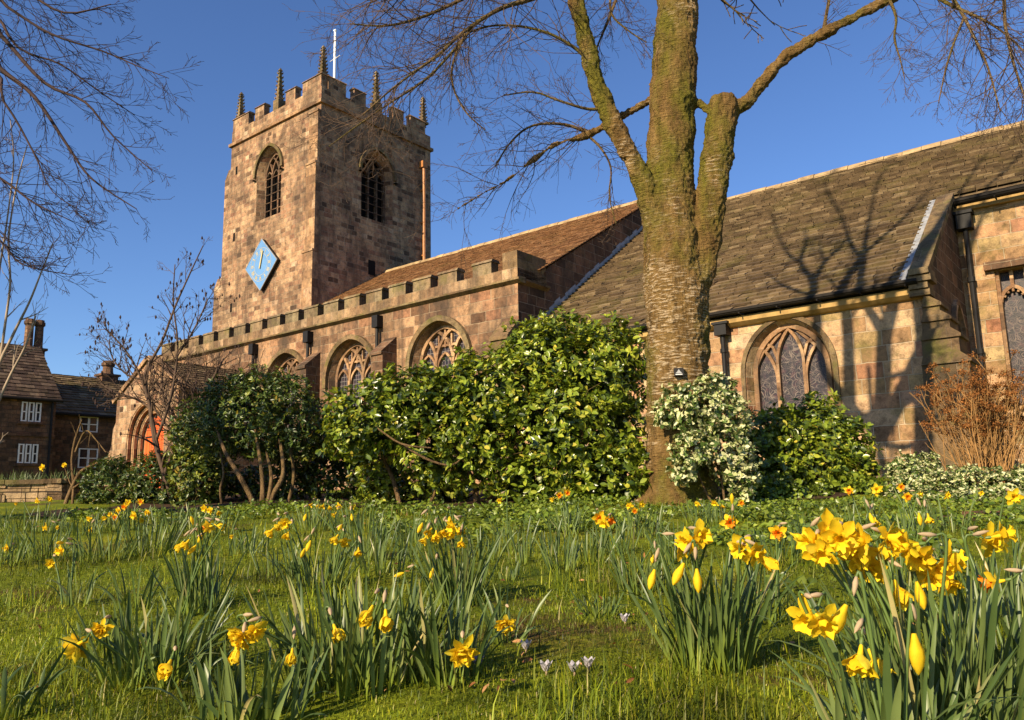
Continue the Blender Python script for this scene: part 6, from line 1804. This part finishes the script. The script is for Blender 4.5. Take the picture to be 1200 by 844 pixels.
# crocuses
def crocus(x, y, d, label, mat):
    b = PX(x, y, d); gz = ground_z(b.x, b.y)
    t = empty('crocus', (b.x, b.y, gz)); tag(t, label, 'crocus', 'small crocuses in the grass')
    V, F = [], []
    for k in range(6):
        az = 2 * math.pi * k / 6 + x
        dd = np.array([math.cos(az), math.sin(az), 0]); s_ = np.array([-math.sin(az), math.cos(az), 0]); z = np.array([0, 0, 1.0])
        b0 = len(V)
        for i in range(5):
            t_ = i / 4; w = 0.009 * math.sin(math.pi * (0.12 + 0.83 * t_)); rr_ = 0.004 + 0.016 * t_ ** 1.5
            c = dd * rr_ + z * (0.012 + 0.026 * t_)
            V += [c - s_ * w, c - dd * 0.002, c + s_ * w]
        for i in range(4):
            q = b0 + 3 * i; F += [(q, q + 1, q + 4, q + 3), (q + 1, q + 2, q + 5, q + 4)]
    mesh_np('petals', np.array(V), np.array(F), mat, t)
    mb = MB(); mb.tube([(0, 0, -0.01), (0.002, 0, 0.014)], [0.0022, 0.003], 6)
    mb.build('flower_stem', M['spathe'], t, None, True)
M['crocusp'] = m_leaf('purple_crocus_petal', [(0.0, (0.24, 0.2, 0.42)), (1.0, (0.34, 0.3, 0.52))], 0.5, 0.3, 0.2)
crocus(640, 802, 2.3, 'white crocus with spread petals, nearest the camera in the bare patch', M['crocus'])
crocus(616, 760, 2.6, 'white crocus at the upper left end of the crocus patch', M['crocus'])
crocus(673, 802, 2.3, 'rounded white crocus left of the highest placed white crocus', M['crocus'])
crocus(690, 796, 2.35, 'rightmost white crocus in the grass', M['crocus'])
crocus(732, 728, 3.0, 'white crocus beside the open clump, farthest from the camera', M['crocus'])
crocus(560, 795, 2.35, 'closed purple crocus beside the widest daffodil clump', M['crocusp'])

# ------------------------------------------------------------------ grass, ground cover, fallen leaves
def gz_np(x, y):
    t = np.clip(y, -3, 17)
    return -0.64 + 0.06 * np.minimum(t, 9.0) + 0.042 * np.maximum(t - 9.0, 0) + 0.018 * np.sin(1.9 * x + 0.7 * y) + 0.014 * np.sin(3.1 * y - 1.3 * x + 1) + 0.008 * np.sin(6.3 * x + 4.1 * y)
def patchy(x, y, s):
    return 0.5 + 0.25 * np.sin(2.3 * s * x + 1.1 * np.sin(1.7 * s * y)) + 0.25 * np.sin(1.9 * s * y + 2.0 * np.sin(1.3 * s * x + 2))
def blades(n, y0, y1, hmin, hmax, w, seed, name, label, power=1.0, lean=0.6, thresh=None):
    rng = np.random.default_rng(seed)
    u = rng.random(n * 2)
    y = y0 * (y1 / y0) ** u if power else rng.uniform(y0, y1, n * 2)
    x = rng.uniform(-0.72, 0.72, n * 2) * (y + 0.25)
    if thresh is not None:
        ok = rng.random(n * 2) < np.clip((patchy(x, y, thresh[0]) - thresh[1]) * 3.5, 0.05, 1)
        x, y = x[ok][:n], y[ok][:n]
    else: x, y = x[:n], y[:n]
    n = len(x)
    h = rng.uniform(hmin, hmax, n) * (0.55 + 0.75 * patchy(x, y, 0.9)); az = rng.uniform(0, 2 * np.pi, n); ln = np.abs(rng.normal(lean * 0.6, lean * 0.6, n))
    ww = w * rng.uniform(0.6, 1.3, n) * (0.8 + 0.08 * y)
    d = np.stack([np.cos(az), np.sin(az), np.zeros(n)], 1); s_ = np.stack([-np.sin(az), np.cos(az), np.zeros(n)], 1)
    p0 = np.stack([x, y, gz_np(x, y) - 0.004], 1); z = np.array([0, 0, 1.0])
    p1 = p0 + (d * (np.sin(ln * 0.5) * h * 0.5)[:, None] + z * (np.cos(ln * 0.5) * h * 0.5)[:, None])
    p2 = p1 + (d * (np.sin(ln * 1.5) * h * 0.5)[:, None] + z * (np.cos(ln * 1.5) * h * 0.5)[:, None])
    V = np.stack([p0 - s_ * ww[:, None] / 2, p0 + s_ * ww[:, None] / 2, p1 - s_ * ww[:, None] * 0.42, p1 + s_ * ww[:, None] * 0.42, p2 - s_ * ww[:, None] * 0.05, p2 + s_ * ww[:, None] * 0.05], 1).reshape(-1, 3)
    b = (np.arange(n) * 6)[:, None]
    F = np.concatenate([b + np.array([[0, 1, 3, 2]]), b + np.array([[2, 3, 5, 4]])], 1).reshape(-1, 4)
    o = mesh_np(name, V, F, M['grass'])
    tag(o, label, 'grass', kind='stuff')
blades(230000, 1.6, 9.6, 0.010, 0.034, 0.0026, 1, 'grass', 'short mossy yellow green grass covering the churchyard lawn', 1.0, 1.1)
blades(30000, 1.5, 8.8, 0.05, 0.14, 0.0034, 2, 'long_grass', 'longer grass tufts scattered among the daffodils', 1.0, 1.5, (1.9, 0.58))

def cover(n, name, label, regs, size, mat, seed, h=0.10, kind='round'):
    rng = np.random.default_rng(seed)
    P = []
    for (x0, x1, d0, d1, wgt) in regs:
        k = int(n * wgt)
        d = rng.uniform(d0, d1, k); px_ = rng.uniform(x0, x1, k)
        x = (px_ - 600) / FPX * d * 1.02
        ok = rng.random(k) < np.clip((patchy(x, d, 1.6) - 0.22) * 3, 0, 1)
        x, d = x[ok], d[ok]
        P.append(np.stack([x, d, gz_np(x, d) + rng.uniform(0.01, h, len(x))], 1))
    P = np.concatenate(P)
    Dn = rng.normal(size=P.shape) * np.array([1, 1, 0.5]); Un = np.array([-0.3, -0.4, 1.0]) + rng.normal(size=P.shape) * 0.6
    V, F = place_leaves(P, Dn, Un, size * rng.uniform(0.4, 1.35, len(P)), kind)
    o = mesh_np(name, V, F, mat); tag(o, label, 'plants', kind='stuff')
cover(14000, 'ground_cover', 'leafy green ground cover spreading in front of the hedge and tree', [(560, 760, 6.2, 8.8, .35), (760, 1050, 5.2, 8.6, .45), (440, 560, 5.2, 7.5, .10), (880, 1100, 3.6, 5.2, .10), (90, 580, 7.8, 9.6, .40), (1030, 1260, 5.6, 8.2, .22)], 0.040, M['cover'], 5, 0.09)
cover(300, 'fallen_leaves', 'dry brown fallen leaves scattered over the grass', [(0, 1200, 2.0, 8, .5), (420, 760, 2.1, 4.5, .3), (430, 520, 6.5, 9.0, .6)], 0.030, M['deadleaf'], 6, 0.03, 'long')
